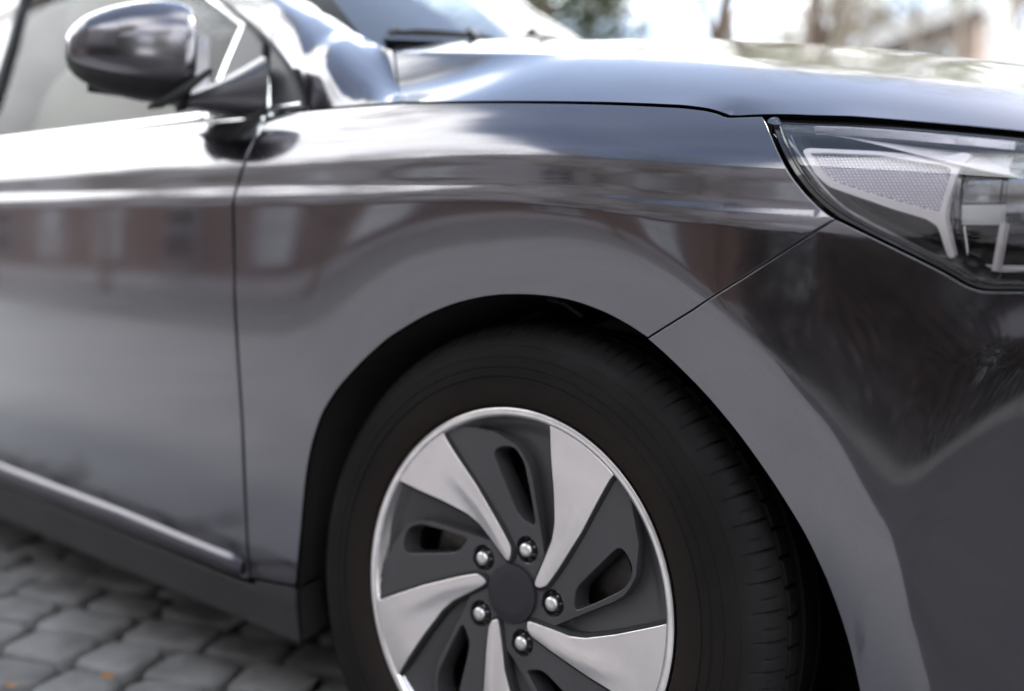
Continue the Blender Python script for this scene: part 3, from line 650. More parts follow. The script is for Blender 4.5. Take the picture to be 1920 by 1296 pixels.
for i, a in enumerate(NUT):
    if i == 0: n0 = nm.build('lug_nut', 'nut', wheel, sharp=40); o = n0
    else: o = n0.copy(); link(o, wheel)
    x, z = polar(.05715, a); o.location = (x, .0062, z); o.rotation_euler = (0, i * .4, 0)
mb = MB(); mb.lathe_y([(.0345, .022), (.0345, .0135), (.0340, .0123), (.0328, .0117), (.0315, .0120), (.0305, .0115), (.02, .0112), (.004, .0111), (.0003, .0111)], 64); mb.build('hub_cap', 'cap', wheel, sharp=40)
mb = MB(); mb.lathe_y([(.06, .050), (.07, .060), (.140, .060), (.140, .084), (.07, .084)], 80); mb.build('brake_disc', 'disc', wheel)
mb = MB()
for a0 in (150,):
    for i in range(1):
        pts = [[(r * math.cos(rad(a)), y, r * math.sin(rad(a))) for r, y in ((.10, .05), (.15, .05), (.155, .06), (.155, .10), (.10, .10))] for a in np.linspace(a0, a0 + 60, 12)]
        mb.grid(pts, closev=True); mb.f += [(0, 1, 2, 3, 4), tuple(range(len(mb.v) - 5, len(mb.v)))]
mb.build('brake_caliper', 'disc', wheel)
mb = MB(); c = polar(.178, 96.5); mb.tube([(c[0], .055, c[1]), (c[0], .040, c[1])], .0035, 10); mb.build('valve_stem', 'disc', wheel)
mb = MB(); mb.lathe_y([(.05, .09), (.188, .11)], 60); mb.build('wheel_back', 'blackgap', wheel)
# the rear wheel is a copy
rw = wheel.copy(); rw.name = 'rear_wheel'; link(rw, car); rw.location = (-2.70, .02, .326)
for ch in list(wheel.children):
    c_ = ch.copy(); link(c_, rw)
# ---------------------------------------------------------------- pillars, glass, mirror, cabin
def G(x, z, off=0.): return (x, float(glass_y(x, z)) + off, z)
# windscreen: x = base(y) - (z - 1.05) / slope
_wy, _wb = _smooth_table([.0, .19, .32, .45, .65, .88, 1.11, 1.31, 1.44, 1.57, 1.8], [-.56, -.455, -.385, -.335, -.265, -.215, -.265, -.335, -.385, -.455, -.56], 0, 1.76, 881, .06)
def ws_x(y, z): return float(np.interp(y, _wy, _wb)) - (z - 1.05) / .62
def ws_edge(z): return .192 + .46 * (z - 1.067)
rows = []
for z in np.concatenate([np.linspace(.98, 1.2, 18), np.linspace(1.22, 1.52, 14)]):
    e = ws_edge(z); rows.append([(ws_x(y, z), y, z) for y in np.linspace(e, 1.76 - e, 60)])
mb = MB(); mb.grid(rows, flip=True); ws = mb.build('windscreen', 'windscreen', car)
me = ws.data
if me.polygons[0].normal.x < 0: me.flip_normals()
# A-pillar with the foot of the wing behind the bonnet
lowc = [(-.2375, .9200), (-.3054, .9222), (-.3702, .9235), (-.4396, .9257), (-.4804, .9643), (-.5206, 1.0004), (-.6017, 1.0554), (-.6736, 1.095), (-.8126, 1.1648), (-1.0, 1.255), (-1.25, 1.36), (-1.55, 1.44)]
ylow = [float(body_y(-.24, .920)) + .002, float(body_y(-.3054, .9222)) + .001, float(body_y(-.37, .9235)), float(glass_y(-.44, .9257)) - .004] + [float(glass_y(*p)) - .004 for p in lowc[4:]]
upc = [(-.374, .150, 1.026), (-.405, .160, 1.037), (-.480, .200, 1.067), (-.528, .210, 1.088), (-.553, .214, 1.102), (-.585, .222, 1.118), (-.640, .235, 1.142), (-.673, .250, 1.160), (-.79, .275, 1.215), (-.93, .32, 1.30), (-1.10, .38, 1.41), (-1.25, .42, 1.475)]
lw = smooth_line([(p[0], y, p[1]) for p, y in zip(lowc, ylow)], .02, 2) if False else None
def chain(pts, n):
    pts = np.array(pts, float); d = np.concatenate([[0], np.cumsum(np.linalg.norm(np.diff(pts, axis=0), axis=1))]); return d, pts
lp = np.array([(p[0], y, p[1]) for p, y in zip(lowc, ylow)]); up = np.array(upc)
ss = np.linspace(0, len(lp) - 1, 160); 
def at(P, s):
    q = np.stack([np.interp(s, np.arange(len(P)), P[:, k]) for k in range(3)], -1)
    for _ in range(14): q[1:-1] = .25 * q[:-2] + .5 * q[1:-1] + .25 * q[2:]
    return q
A, B = at(lp, ss), at(up, ss); rows = []
for a, b, s in zip(A, B, ss):
    d = b - a; f = float(_ss(s, 3.5, 8)); K = a + np.array([.28, .08 + .14 * f, .46 + .10 * f]) * d
    ctl = [a + (K - a) * t for t in (0, .3, .6, .85)] + [K + (b - K) * t + np.array([0, -.012, .012]) * math.sin(math.pi * t) for t in (.10, .35, .65, 1)]
    q = resample(ctl, .006, False); q = np.stack([np.interp(np.linspace(0, 1, 40), np.linspace(0, 1, len(q)), q[:, k]) for k in range(3)], -1)
    for _ in range(10): q[1:-1] = .25 * q[:-2] + .5 * q[1:-1] + .25 * q[2:]
    if s < 2.4:      # the foot of the pillar continues the section of the bonnet's rear corner
        hs = hv[0, :26]; hq = np.stack([np.interp(np.linspace(0, 1, 40), np.linspace(0, 1, 26), hs[:, k]) for k in range(3)], -1)
        dl = np.linspace(0, 1, 40)[:, None]; hq = hq + (a - hq[0] + np.array([0, 0, 0])) * (1 - dl) + (b - hq[-1]) * dl
        kk = float(_ss(s, 0, 2.4)); q = hq * (1 - kk) + q * kk
    rows.append(q)
mb = MB(); mb.grid(rows, flip=True); mb.build('front_pillar', 'paint', car)
# small lip of the pillar foot towards the bonnet
mb = MB(); r0 = np.array(rows[0]); mb.grid([r0, r0 + np.array([.0012, .0005, -.0005]), r0 + np.array([.002, .004, -.02])]); mb.build('pillar_edge', 'paint', car)
# dark gap behind pillar foot and scuttle panel with wipers
mb = MB(); mb.grid([[(np.interp(y, [.15, .30, .55, .88, 1.21, 1.46, 1.61], [-.372, -.402, -.36, -.30, -.36, -.402, -.372]) - dxx, y, z) for y in np.linspace(.20, 1.56, 40)] for dxx, z in ((-.02, .985), (.02, 1.0), (.06, 1.0), (.20, .99))]); mb.build('scuttle_panel', 'black', car)
def wiper(y0, y1, z0, z1, arm):
    mb = MB(); P = []
    for t in np.linspace(0, 1, 24):
        y = y0 + (y1 - y0) * t; z = z0 + (z1 - z0) * t; x = ws_x(y, z); hh = .010 * min(1, .35 + 3 * t) * min(1, 6 * (1.02 - t)) * (1. if t < .35 else 1 - .45 * (t - .35))
        P.append([(x + .004, y, z + .001), (x + .018, y - .002, z - hh * .2), (x + .022, y - .002, z + hh), (x + .012, y, z + hh * 1.25)])
    mb.grid(P, closev=True); mb.f += [(0, 1, 2, 3), tuple(len(mb.v) - 4 + k for k in range(4))][::1]
    w = mb.build('wiper', 'black', car)
    mb = MB(); mb.tube([(ws_x(y0, z0) + .02, y0, z0 + .004), (ws_x(y0, z0) + .026, y0 + .012, z0 + .010)], .006, 8); mb.build('wiper_tip', 'trim', w)
    if arm:
        mb = MB(); yc = y0 + (y1 - y0) * .5; mb.tube([(ws_x(yc, z0) + .024, yc, (z0 + z1) / 2 + .006), (ws_x(yc, z0) + .05, yc + .1, 1.05), (-.40, yc + .18, 1.02)], [.006, .006, .009], 8); mb.build('wiper_arm', 'black', w)
wiper(.232, .47, 1.081, 1.128, True)
wiper(.60, 1.05, 1.172, 1.175, True)
# side glass
gl = [(-1.72, .9285), (-.60, .9285), (-.66, 1.075), (-.80, 1.150), (-1.0, 1.245), (-1.25, 1.35), (-1.5, 1.425), (-1.93, 1.44), (-1.80, 1.27), (-1.66, 1.10), (-1.60, 1.02)]
gl = [(-1.555, .930), (-.684, .930), (-.684, 1.080), (-.80, 1.142), (-1.0, 1.238), (-1.25, 1.342), (-1.5, 1.415), (-1.86, 1.432), (-1.77, 1.325), (-1.66, 1.19), (-1.612, 1.105), (-1.58, 1.04)]
panel('door_glass', gl, lambda x, z: glass_y(x, z) + .004, 'glass', door, .03, 0, .004, .001)
panel('mirror_patch', [(-.695, .9300), (-.547, .9297), (-.6154, 1.0525), (-.6762, 1.0914), (-.695, 1.101)], lambda x, z: glass_y(x, z) - .003, 'sail', door, .02, .0006, .01, .002)
panel('window_channel', [(-.706, .929), (-.693, .929), (-.693, 1.10), (-.80, 1.155), (-.86, 1.184), (-.864, 1.176), (-.80, 1.146), (-.706, 1.098)], lambda x, z: glass_y(x, z) - .002, 'chrome', door, .02, 0, .006, .0015)
panel('quarter_trim', [(-.5317, .9280), (-.4505, .9296), (-.4575, .9413), (-.4985, .9828), (-.5413, 1.0174), (-.6000, 1.0490)], lambda x, z: glass_y(x, z) - .001, 'sail', car, .02, .0012, .01, .002)
# black rubber seal along the pillar
mb = MB(); q = smooth_line([G(-.4425, .9245, -.006), G(-.4545, .940, -.005), G(-.4804, .9660, -.005), G(-.5206, 1.0020, -.005), G(-.6017, 1.057, -.005), G(-.6736, 1.0965, -.005), G(-.8126, 1.1665, -.005), G(-1.0, 1.257, -.005), G(-1.25, 1.362, -.005), G(-1.5, 1.437, -.005), G(-1.9, 1.46, -.005)], .02, 3); mb.tube(q, .0042, 8); mb.build('window_seal', 'black', car)
mb = MB(); q = smooth_line([G(-.5345, .927, -.004), G(-.6085, 1.0515, -.004)], .02, 1); mb.tube(q, .0026, 8); mb.build('door_gap', 'blackgap', car)
mb = MB(); q = smooth_line([G(-1.575, .93, -.003), G(-1.59, 1.04, -.003), G(-1.62, 1.105, -.003), G(-1.668, 1.19, -.003), G(-1.78, 1.328, -.003), G(-1.88, 1.43, -.003)], .02, 2); mb.tube(q, .010, 8); mb.build('glass_run', 'black', door)
# bright waist strips
def strip(name, pts, m, parent, d=.006):
    mb = MB(); P = []
    for x, zl, zh in pts:
        P.append([G(x, zl - .001, .004), G(x, zl, -d * .7), G(x, zl + (zh - zl) * .3, -d), G(x, zl + (zh - zl) * .7, -d * 1.05), G(x, zh, -d * .6), G(x, zh + .001, .004)])
    mb.grid(P); mb.f += [tuple(range(6))[::-1], tuple(len(mb.v) - 6 + k for k in range(6))]; return mb.build(name, m, parent, sharp=50)
strip('waist_strip', [(-2.6, .921, .944), (-1.45, .9222, .9462), (-.95, .9262, .9432), (-.73, .9272, .9435), (-.712, .9280, .9425), (-.706, .931, .940)], 'chrome', door)
strip('waist_strip', [(-.704, .9262, .9338), (-.62, .9262, .9320), (-.538, .9260, .9305)], 'paint', door, .004)
strip('quarter_strip', [(-.534, .9295, .9390), (-.50, .9297, .9400), (-.458, .9300, .9412)], 'chrome', car, .005)
mb = MB(); q = smooth_line([G(-2.6, .9195, -.004), G(-1.45, .9205, -.004), G(-.95, .9242, -.004), G(-.71, .9258, -.004), G(-.54, .9250, -.004)], .03, 2); mb.tube(q, .0016, 6); mb.build('waist_seal', 'black', door)
# door frame, B-pillar, roof and the far side of the body
panel('door_frame', [(-1.60, .93), (-1.75, .93), (-2.05, 1.44), (-1.90, 1.445), (-1.80, 1.325), (-1.69, 1.19), (-1.64, 1.10), (-1.607, 1.03)], lambda x, z: glass_y(x, z) - .001, 'black_gloss', door, .04, .002, .01)
panel('rear_door_glass', [(-1.76, .93), (-2.7, .95), (-2.62, 1.2), (-2.45, 1.40), (-2.06, 1.44)], lambda x, z: glass_y(x, z) + .004, 'glass', car, .05, 0, .004, .001)
mb = MB(); rw_ = []
for x, z0, z1, y0 in ((-1.25, 1.36, 1.50, 0), (-1.45, 1.425, 1.53, 0), (-1.8, 1.455, 1.555, 0), (-2.3, 1.44, 1.55, 0), (-2.8, 1.30, 1.48, 0), (-3.2, 1.10, 1.25, 0), (-3.5, .95, 1.0, 0)):
    e = float(glass_y(x, z0)) - .004
    rw_.append([(x, y, z0 + (z1 - z0) * (1 - abs((y - .88) / (.88 - e)) ** 3.2)) for y in np.linspace(e, 1.76 - e, 40)])
mb.grid(rw_); mb.build('roof', 'paint', car)
mb = MB(); xs = np.linspace(-3.5, .72, 60); zs = np.linspace(.16, .925, 24)
mb.grid([[(x, 1.76 - float(body_y(x, z)) if not (z < .62 and (abs(x + 2.7) < .3 or abs(x - .04) < .3)) else 1.60, z) for z in zs] for x in xs])
mb.grid([[(-3.5 + .0 * y, y, z) for z in (.2, .95)] for y in np.linspace(.05, 1.71, 6)]); mb.grid([[(.76, y, z) for z in (.2, .70)] for y in np.linspace(.25, 1.5, 6)])
mb.build('far_side', 'paint', car)
mb = MB(); mb.grid([[(x, y, .19) for y in (.06, .88, 1.70)] for x in np.linspace(-3.5, .7, 9)]); mb.build('underbody', 'blackgap', car)
mb = MB(); mb.grid([[(x, 1.76 - float(glass_y(x, z)), z) for z in np.linspace(.93, 1.43, 5)] for x in np.linspace(-2.6, -1.1, 8)]); o = mb.build('far_side_glass', 'glass', car)
# cabin: dashboard, front seat, steering wheel
mb = MB(); mb.grid([[(x, y, z) for y in np.linspace(.34, 1.42, 12)] for x, z in ((-.62, 1.0), (-.70, 1.02), (-.80, 1.02), (-.92, .96), (-.95, .85), (-.9, .6))]); mb.build('dashboard', 'black', car)
def blob(c, d, e=2.6, n=16):
    mb = MB(); rr = []
    for u in np.linspace(-math.pi / 2, math.pi / 2, n):
        row = []
        for v in np.linspace(0, 2 * math.pi, n * 2, endpoint=False):
            f = lambda q: math.copysign(abs(q) ** (2 / e), q)
            row.append((c[0] + d[0] * f(math.cos(u)) * f(math.cos(v)), c[1] + d[1] * f(math.cos(u)) * f(math.sin(v)), c[2] + d[2] * f(math.sin(u))))
        rr.append(row)
    mb.grid(rr, closev=True); return mb
for y in (.44, 1.30):
    st = blob((-1.58, y, .86), (.09, .25, .34)).build('front_seat', 'seat', car); blob((-1.36, y, .58), (.26, .25, .09)).build('seat_cushion', 'seat', st); blob((-1.66, y, 1.28), (.05, .13, .09)).build('headrest', 'skin_trim', st)
mb = MB(); mb.tube([(-1.02 + .06 * math.cos(t), 1.30 + .18 * math.sin(t), .98 + .17 * math.cos(t)) for t in np.linspace(0, 2 * math.pi, 40)], .014, 8, False); mb.build('steering_wheel', 'black', car)
# wing mirror: painted cap, dark lower shell, glass, arm
mir_o = empty('wing_mirror', (-.62, .03, .97), car)
ax_o = np.array([-.36, -.933, 0.]); ax_f = np.array([.933, -.36, 0.]); org = np.array([-.6525, .0499, 1.0041])
def mp(s, f, z): return org + (ax_o * s + ax_f * f + np.array([0, 0, z])) * 1.05
S_ = [.0, .006, .02, .05, .08, .11, .14, .165, .185, .200, .209, .213]
S_ = [.050 + v * (.163 / .213) for v in S_]
ZT = [.070, .077, .0805, .0790, .0745, .0675, .0580, .0480, .0380, .0260, .0150, .006]
ZB_ = [-.052, -.060, -.063, -.0635, -.063, -.0615, -.0580, -.0530, -.0470, -.0390, -.0300, -.021]
FR = [.060, .066, .070, .072, .071, .068, .062, .054, .045, .034, .024, .014]
def mirsec(zt, zb, f, a0, a1, n):
    zc, h = (zt + zb) / 2, (zt - zb) / 2; out = []
    for a in np.linspace(a0, a1, n):
        c, s = math.cos(a), math.sin(a); e = 2 / 2.5
        out.append((math.copysign(abs(c) ** e, c) * f * (1 if c > 0 else .55), zc + math.copysign(abs(s) ** e, s) * h))
    return out
def mshell(name, m, a0, a1, n, grow=0., closev=False):
    s2 = np.linspace(0, len(S_) - 1, 48); ip = lambda T: np.interp(s2, np.arange(len(T)), T)
    sm = lambda q: np.convolve(np.pad(q, 2, mode='edge'), [.1, .2, .4, .2, .1], 'valid')
    rows = []
    for s, zt, zb, f in zip(ip(S_), sm(ip(ZT)), sm(ip(ZB_)), sm(ip(FR))): rows.append([mp(s, p[0], p[1]) for p in mirsec(zt + grow, zb - grow, f + grow, a0, a1, n)])
    mb = MB(); mb.grid(rows, closev=closev); mb.f.append(tuple(range(n))); mb.f.append(tuple(len(mb.v) - n + i for i in range(n)))
    o = mb.build(name, m, None, sharp=40); o.parent = mir_o; o.matrix_parent_inverse = Matrix.Translation((.62, -.03, -.97)); return o
mshell('mirror_shell', 'black', 0, 2 * math.pi, 48)
mshell('mirror_cap', 'mirror_paint', -.62, math.pi * .72, 40, .0018)
def tomir(o): o.parent = mir_o; o.matrix_parent_inverse = Matrix.Translation((.62, -.03, -.97)); return o
mb = MB(); mb.grid([[mp(s, -.0385, z) for z in (-.055, .055)] for s in (.01, .18)]); tomir(mb.build('mirror_glass', 'chrome', None))
# folding arm: from the patch on the door to the underside of the shell
P = []
for t in np.linspace(0, 1, 20):
    c = np.array(G(-.585, .972, 0)) * (1 - t) + mp(.055, -.004, -.058) * t
    hz = .036 * (1 - t) ** 1.4 + .013; hx = .050 - .008 * t
    P.append([c + np.array([hx * .93 * math.copysign(abs(math.cos(a)) ** .8, math.cos(a)), hx * -.30 * math.cos(a), hz * math.copysign(abs(math.sin(a)) ** .8, math.sin(a))]) for a in np.linspace(0, 2 * math.pi, 28, endpoint=False)])
mb = MB(); mb.grid(P, closev=True); tomir(mb.build('mirror_arm', 'trim', None))
mb = MB(); q = [mp(.112, .050, -.080), mp(.098, .060, -.074), mp(.066, .064, -.049), mp(.030, .062, -.016)]; mb.tube(q, [.0025, .0065, .0075, .0045], 8); tomir(mb.build('arm_joint', 'blackgap', None))
# ---------------------------------------------------------------- street and surroundings
RNG = random.Random(11)
M['stone'] = mat('cobble_stone', (.235, .23, .23), .78, bump=.004, bscale=45, col2=(.10, .096, .094), vscale=5, bdetail=6)
M['joint'] = mat('sandy_joint', (.05, .044, .036), .95, bump=.003, bscale=120, col2=(.03, .027, .02), vscale=30)
M['brick'] = None
def brick_mat(name, c1, c2, mortar, sc):
    m = bpy.data.materials.new(name); m.use_nodes = True; t = m.node_tree; b = t.nodes['Principled BSDF']; b.inputs['Roughness'].default_value = .85
    tc = N(t, 'ShaderNodeTexCoord'); mp_ = N(t, 'ShaderNodeMapping'); mp_.inputs['Rotation'].default_value = (rad(90), 0, 0); L(t, tc.outputs['Object'], mp_.inputs[0])
    br = N(t, 'ShaderNodeTexBrick', Scale=sc); br.inputs['Color1'].default_value = (*c1, 1); br.inputs['Color2'].default_value = (*c2, 1); br.inputs['Mortar'].default_value = (*mortar, 1); L(t, mp_.outputs[0], br.inputs['Vector'])
    L(t, br.outputs['Color'], b.inputs['Base Color']); return m
M['brick'] = brick_mat('red_brick', (.165, .100, .086), (.125, .078, .068), (.18, .155, .14), 4.)
M['plaster'] = mat('brown_plaster', (.44, .34, .28), .9, var=.35, vscale=3)
M['white'] = mat('white_paint', (.72, .72, .70), .6, var=.15, vscale=4)
M['roof'] = mat('light_roof', (.70, .70, .68), .7, var=.15, vscale=2)
M['tile'] = mat('dark_roof_tile', (.10, .055, .045), .8, var=.3)
M['curtain'] = mat('curtained_pane', (.46, .48, .52), .25, coat=1.)  # pale colour painted in for sky mirrored in the panes
M['pane'] = mat('window_pane', (.02, .025, .03), .03, coat=1.)
M['bark'] = mat('tree_bark', (.16, .115, .085), .9, bump=.02, bscale=12, var=.4, vscale=6)
M['bark_pale'] = mat('pale_tree_bark', (.34, .29, .24), .9, bump=.02, bscale=12, var=.3, vscale=6)
M['birch'] = mat('birch_bark', (.78, .77, .74), .8, bump=.01, bscale=10, col2=(.62, .60, .57), vscale=5)
def leaf_mat(name, c, c2, tr=.5):
    m = mat(name, c, .6, col2=c2, vscale=1.3); t = m.node_tree; b = t.nodes['Principled BSDF']; o = t.nodes['Material Output']
    d = N(t, 'ShaderNodeBsdfTranslucent'); d.inputs[0].default_value = (*c, 1); x = N(t, 'ShaderNodeMixShader'); x.inputs[0].default_value = tr
    L(t, b.outputs[0], x.inputs[1]); L(t, d.outputs[0], x.inputs[2]); L(t, x.outputs[0], o.inputs[0]); return m
M['leaf_spring'] = leaf_mat('spring_leaf', (.22, .27, .09), (.30, .30, .14))
M['leaf_dark'] = leaf_mat('evergreen_leaf', (.045, .075, .028), (.03, .05, .02), .25)
# ground
mb = MB(); mb.grid([[(x, y, -.022) for y in np.linspace(-60, 60, 9)] for x in np.linspace(-70, 70, 9)]); tag(mb.build('ground', 'joint'), None, None, kind='structure')
CT, ST = math.cos(rad(24)), math.sin(rad(24))
mb = MB(); nrow = 0
for r in range(-62, 40):
    yy = r * .118; xx = -8.0 + RNG.random() * .1
    while xx < 7.5:
        w = .115 + RNG.random() * .075; h = .100 + RNG.random() * .016
        cx = xx + w / 2; cy = yy + (RNG.random() - .5) * .012; X = CT * cx - ST * cy; Y = ST * cx + CT * cy; xx += w + .012
        if not (-7 < X < 5 and -.62 < Y < 3): continue
        ht = -.004 + RNG.random() * .009; an = rad(24) + (RNG.random() - .5) * .16; ca, sa = math.cos(an), math.sin(an); tx, ty = (RNG.random() - .5) * .05, (RNG.random() - .5) * .05
        near = X > -3 and Y > -1.2 and X < 0.5; n = 14 if near else 8; rows = []
        wob = [1 + (RNG.random() - .5) * .13 for _ in range(n)]
        for k, (q, z) in enumerate(((1., -.024), (.99, -.006), (.955, .0005), (.88, .0028), (.5, .0036))):
            row = []
            for i in range(n):
                a = 2 * math.pi * (i + .5) / n; c, s = math.cos(a), math.sin(a); e = .42
                u = math.copysign(abs(c) ** e, c) * w / 2 * q * wob[i]; v = math.copysign(abs(s) ** e, s) * h / 2 * q * wob[i]
                row.append((X + ca * u - sa * v, Y + sa * u + ca * v, ht + z + tx * u + ty * v))
            rows.append(row)
        o = len(mb.v); mb.grid(rows, closev=True); mb.f.append(tuple(o + 4 * n + i for i in range(n)))
tag(mb.build('cobblestone_street', 'stone', sharp=60), None, None, kind='structure')
M['asphalt'] = mat('worn_asphalt', (.38, .375, .37), .8, bump=.003, bscale=90, col2=(.31, .305, .305), vscale=1.4, bdetail=6)
mb = MB(); mb.grid([[(x, y, .006 + .0005 * math.sin(x * 3)) for y in np.linspace(-4.6, -.46, 10)] for x in np.linspace(-40, 40, 60)]); tag(mb.build('road', 'asphalt'), None, None, kind='structure')
# unseen dark sheet on the road, added to darken the bumper's lower reflection
M['patch'] = mat('fresh_asphalt', (.115, .112, .115), .85, bump=.004, bscale=120, col2=(.085, .083, .086), vscale=3)
mb = MB(); P = []
for i, y in enumerate(np.linspace(-4.4, -.50, 30)):
    x0 = .46 - .16 * max(0, -1.1 - y) + .012 * math.sin(i * 1.3); P.append([(x, y, .0105) for x in np.linspace(x0, 9, 12)])
mb.grid(P); tag(mb.build('road_patch', 'patch'), None, None, kind='structure')
# pavement across the street
mb = MB()
for x in np.arange(-20, 14, 1.0):
    for y in (-5.12, -6.12, -7.12, -8.12, -9.12): mb.box((x, y, .045), (.985, .985, .13))
mb.build('pavement', mat('pavement_slab', (.24, .235, .23), .8, var=.25, vscale=3), smooth=False); tag(bpy.data.objects['pavement'], None, None, kind='structure')
# unseen raised pavement beyond the car, added to block low light underneath
mb = MB()
for x in np.arange(-7, 5, .9): mb.box((x, 2.12, .06), (.89, .16, .18))
mb.grid([[(x, y, .145) for y in np.linspace(2.2, 7.5, 6)] for x in np.linspace(-12, 9, 8)]); mb.build('kerb', bpy.data.materials['pavement_slab'], smooth=False); tag(bpy.data.objects['kerb'], None, None, kind='structure')
# fallen leaves on the stones
M['dryleaf'] = mat('dry_leaf', (.42, .22, .10), .7, var=.4, vscale=60)
def dry_leaf(x, y, z, sz, rot, label):
    mb = MB(); P = []
    for u in np.linspace(-1, 1, 9):
        wd = .42 * (1 - u * u) ** .7; P.append([(sz * u, sz * wd * v, sz * (.25 * u * u + .28 * v * v)) for v in (-1, -.5, 0, .5, 1)])
    mb.grid(P); o = mb.build('dry_leaf', 'dryleaf'); o.location = (x, y, z); o.rotation_euler = rot; tag(o, label, 'leaf', 'fallen leaves on the cobbles'); return o
dry_leaf(-.752, -.060, .016, .012, (.9, .2, .5), 'small orange leaf caught in a joint between cobbles, nearer the car')
dry_leaf(-.832, -.178, .012, .010, (.5, .3, 1.2), 'curled orange leaf at the lower left corner, farther from the car')
# trees
def tree(name, x, y, h, r, seed, bark, leaf, label, group, leaves=1400, crown=(1.6, .45), lean=(0, 0), levels=3, ls=.055, sparse=1., fork=4, base=0.):
    R = random.Random(seed); mb = MB(); tips = []
    def limb(p, d, ln, rr, lev):
        pts = [p]; rs = [rr]; q = p.copy(); dd = d.copy(); n = 6 if lev == 0 else 4
        for i in range(n):
            dd = (dd + Vector((R.gauss(0, .10), R.gauss(0, .10), R.gauss(.02, .07))) * (1 if lev else .45)).normalized(); q = q + dd * ln / n; pts.append(q.copy()); rs.append(rr * (1 - (.55 if lev == 0 else .7) * (i + 1) / n))
        mb.tube(pts, rs, 9 if lev == 0 else 5)
        if lev >= levels: tips.extend(pts[1:]); return
        for k in range(fork + (2 if lev == 0 else 0)):
            t = R.uniform(crown[1] if lev == 0 else .35, 1.); i = min(int(t * n), n - 1); bp = pts[i].lerp(pts[i + 1], t * n - i)
            a = R.uniform(0, 2 * math.pi); out = Vector((math.cos(a), math.sin(a), R.uniform(.1, .9))).normalized()
            limb(bp, (dd * .45 + out).normalized(), ln * R.uniform(.34, .55) * (crown[0] / 1.6 if lev == 0 else 1), rs[i] * .5, lev + 1)
        if lev: tips.append(q.copy())
    root = empty(name, (x, y, base)); limb(Vector((0, 0, -.1)), Vector((lean[0], lean[1], 1)).normalized(), h, r, 0)
    mb.build('trunk', bark, root)
    lf = MB()
    for i in range(leaves):
        p = R.choice(tips); s = ls * R.uniform(.5, 1.4); c = p + Vector((R.gauss(0, .16), R.gauss(0, .16), R.gauss(0, .13))) * sparse
        a = Vector((R.gauss(0, 1), R.gauss(0, 1), R.gauss(0, 1))).normalized(); b = a.orthogonal().normalized(); cc_ = a.cross(b)
        lf.add([c - b * s, c + cc_ * s * .5, c + b * s, c - cc_ * s * .5], [(0, 1, 2, 3)])
    if leaves: lf.build('crown', leaf, root, smooth=False)
    tag(root, label, 'tree', group); return root
M['leaf_pale2'] = leaf_mat('beige_bud_leaf', (.34, .31, .25), (.26, .27, .17), .6)
M['stucco'] = mat('grey_stucco', (.36, .345, .365), .9, var=.15, vscale=2)
M['slate'] = mat('slate_roof', (.12, .12, .135), .5, var=.3)
GT = 'trees behind the car'
tree('street_tree', -5.62, 12.0, 9.0, .17, 3, 'bark', 'leaf_spring', 'brown forked trunk standing just right of the windscreen', GT, 300, lean=(-.06, 0))
tree('evergreen_tree', -8.6, 13.0, 9.5, .22, 5, 'bark', 'leaf_dark', 'dark green evergreen tree behind the windscreen', GT, 8000, crown=(1.5, .1), ls=.10, sparse=2.0, fork=5)
tree('street_tree', -4.75, 12.6, 9.0, .09, 8, 'bark', 'leaf_spring', 'slim grey brown tree behind the middle of the bonnet', GT, 500)
tree('street_tree', -4.05, 11.4, 8.0, .07, 9, 'bark_pale', 'leaf_spring', 'thinnest bare tree between two larger trunks behind the bonnet', GT, 300)
tree('street_tree', -3.15, 11.6, 8.0, .12, 13, 'bark', 'leaf_spring', 'forked tree leaning left behind the front of the bonnet', GT, 700, lean=(-.12, 0))
tree('street_tree', -2.75, 13.4, 9.0, .10, 21, 'bark_pale', 'leaf_spring', 'thin tree with pale green leaves left of the brown shed', GT, 2200)
tree('street_tree', -2.2, 17.5, 10.0, .16, 30, 'bark_pale', 'leaf_spring', 'tree with yellow green leaves behind the shed roof', GT, 5000, ls=.08)
tree('birch_tree', -.86, 9.6, 9.0, .15, 17, 'birch', 'leaf_pale2', 'white birch trunk at the right edge beside the brown shed', GT, 500, lean=(-.02, 0), crown=(1.6, .62))
tree('street_tree', -6.6, 16.5, 10.0, .13, 33, 'bark_pale', 'leaf_spring', 'far tree with a spreading crown behind the forked trunk', GT, 2500, ls=.07)
for i, (x, y, lab) in enumerate(((-13.5, 24, 'far pale tree, leftmost of the row behind the bonnet'), (-10.5, 22, 'far pale tree just right of the leftmost of the back row'), (-8.2, 25, 'far pale tree in the middle of the back row'), (-6.4, 21, 'far pale tree right of the middle of the back row'), (-4.6, 24, 'far pale tree behind the brown shed'), (-3.2, 20, 'far pale tree behind the birch trunk'))):
    tree('far_tree', x, y, 11.0, .17, 70 + i, 'bark_pale', 'leaf_pale2', lab, 'far pale trees behind the car', 5500, crown=(1.7, .18), ls=.10, sparse=2.4)
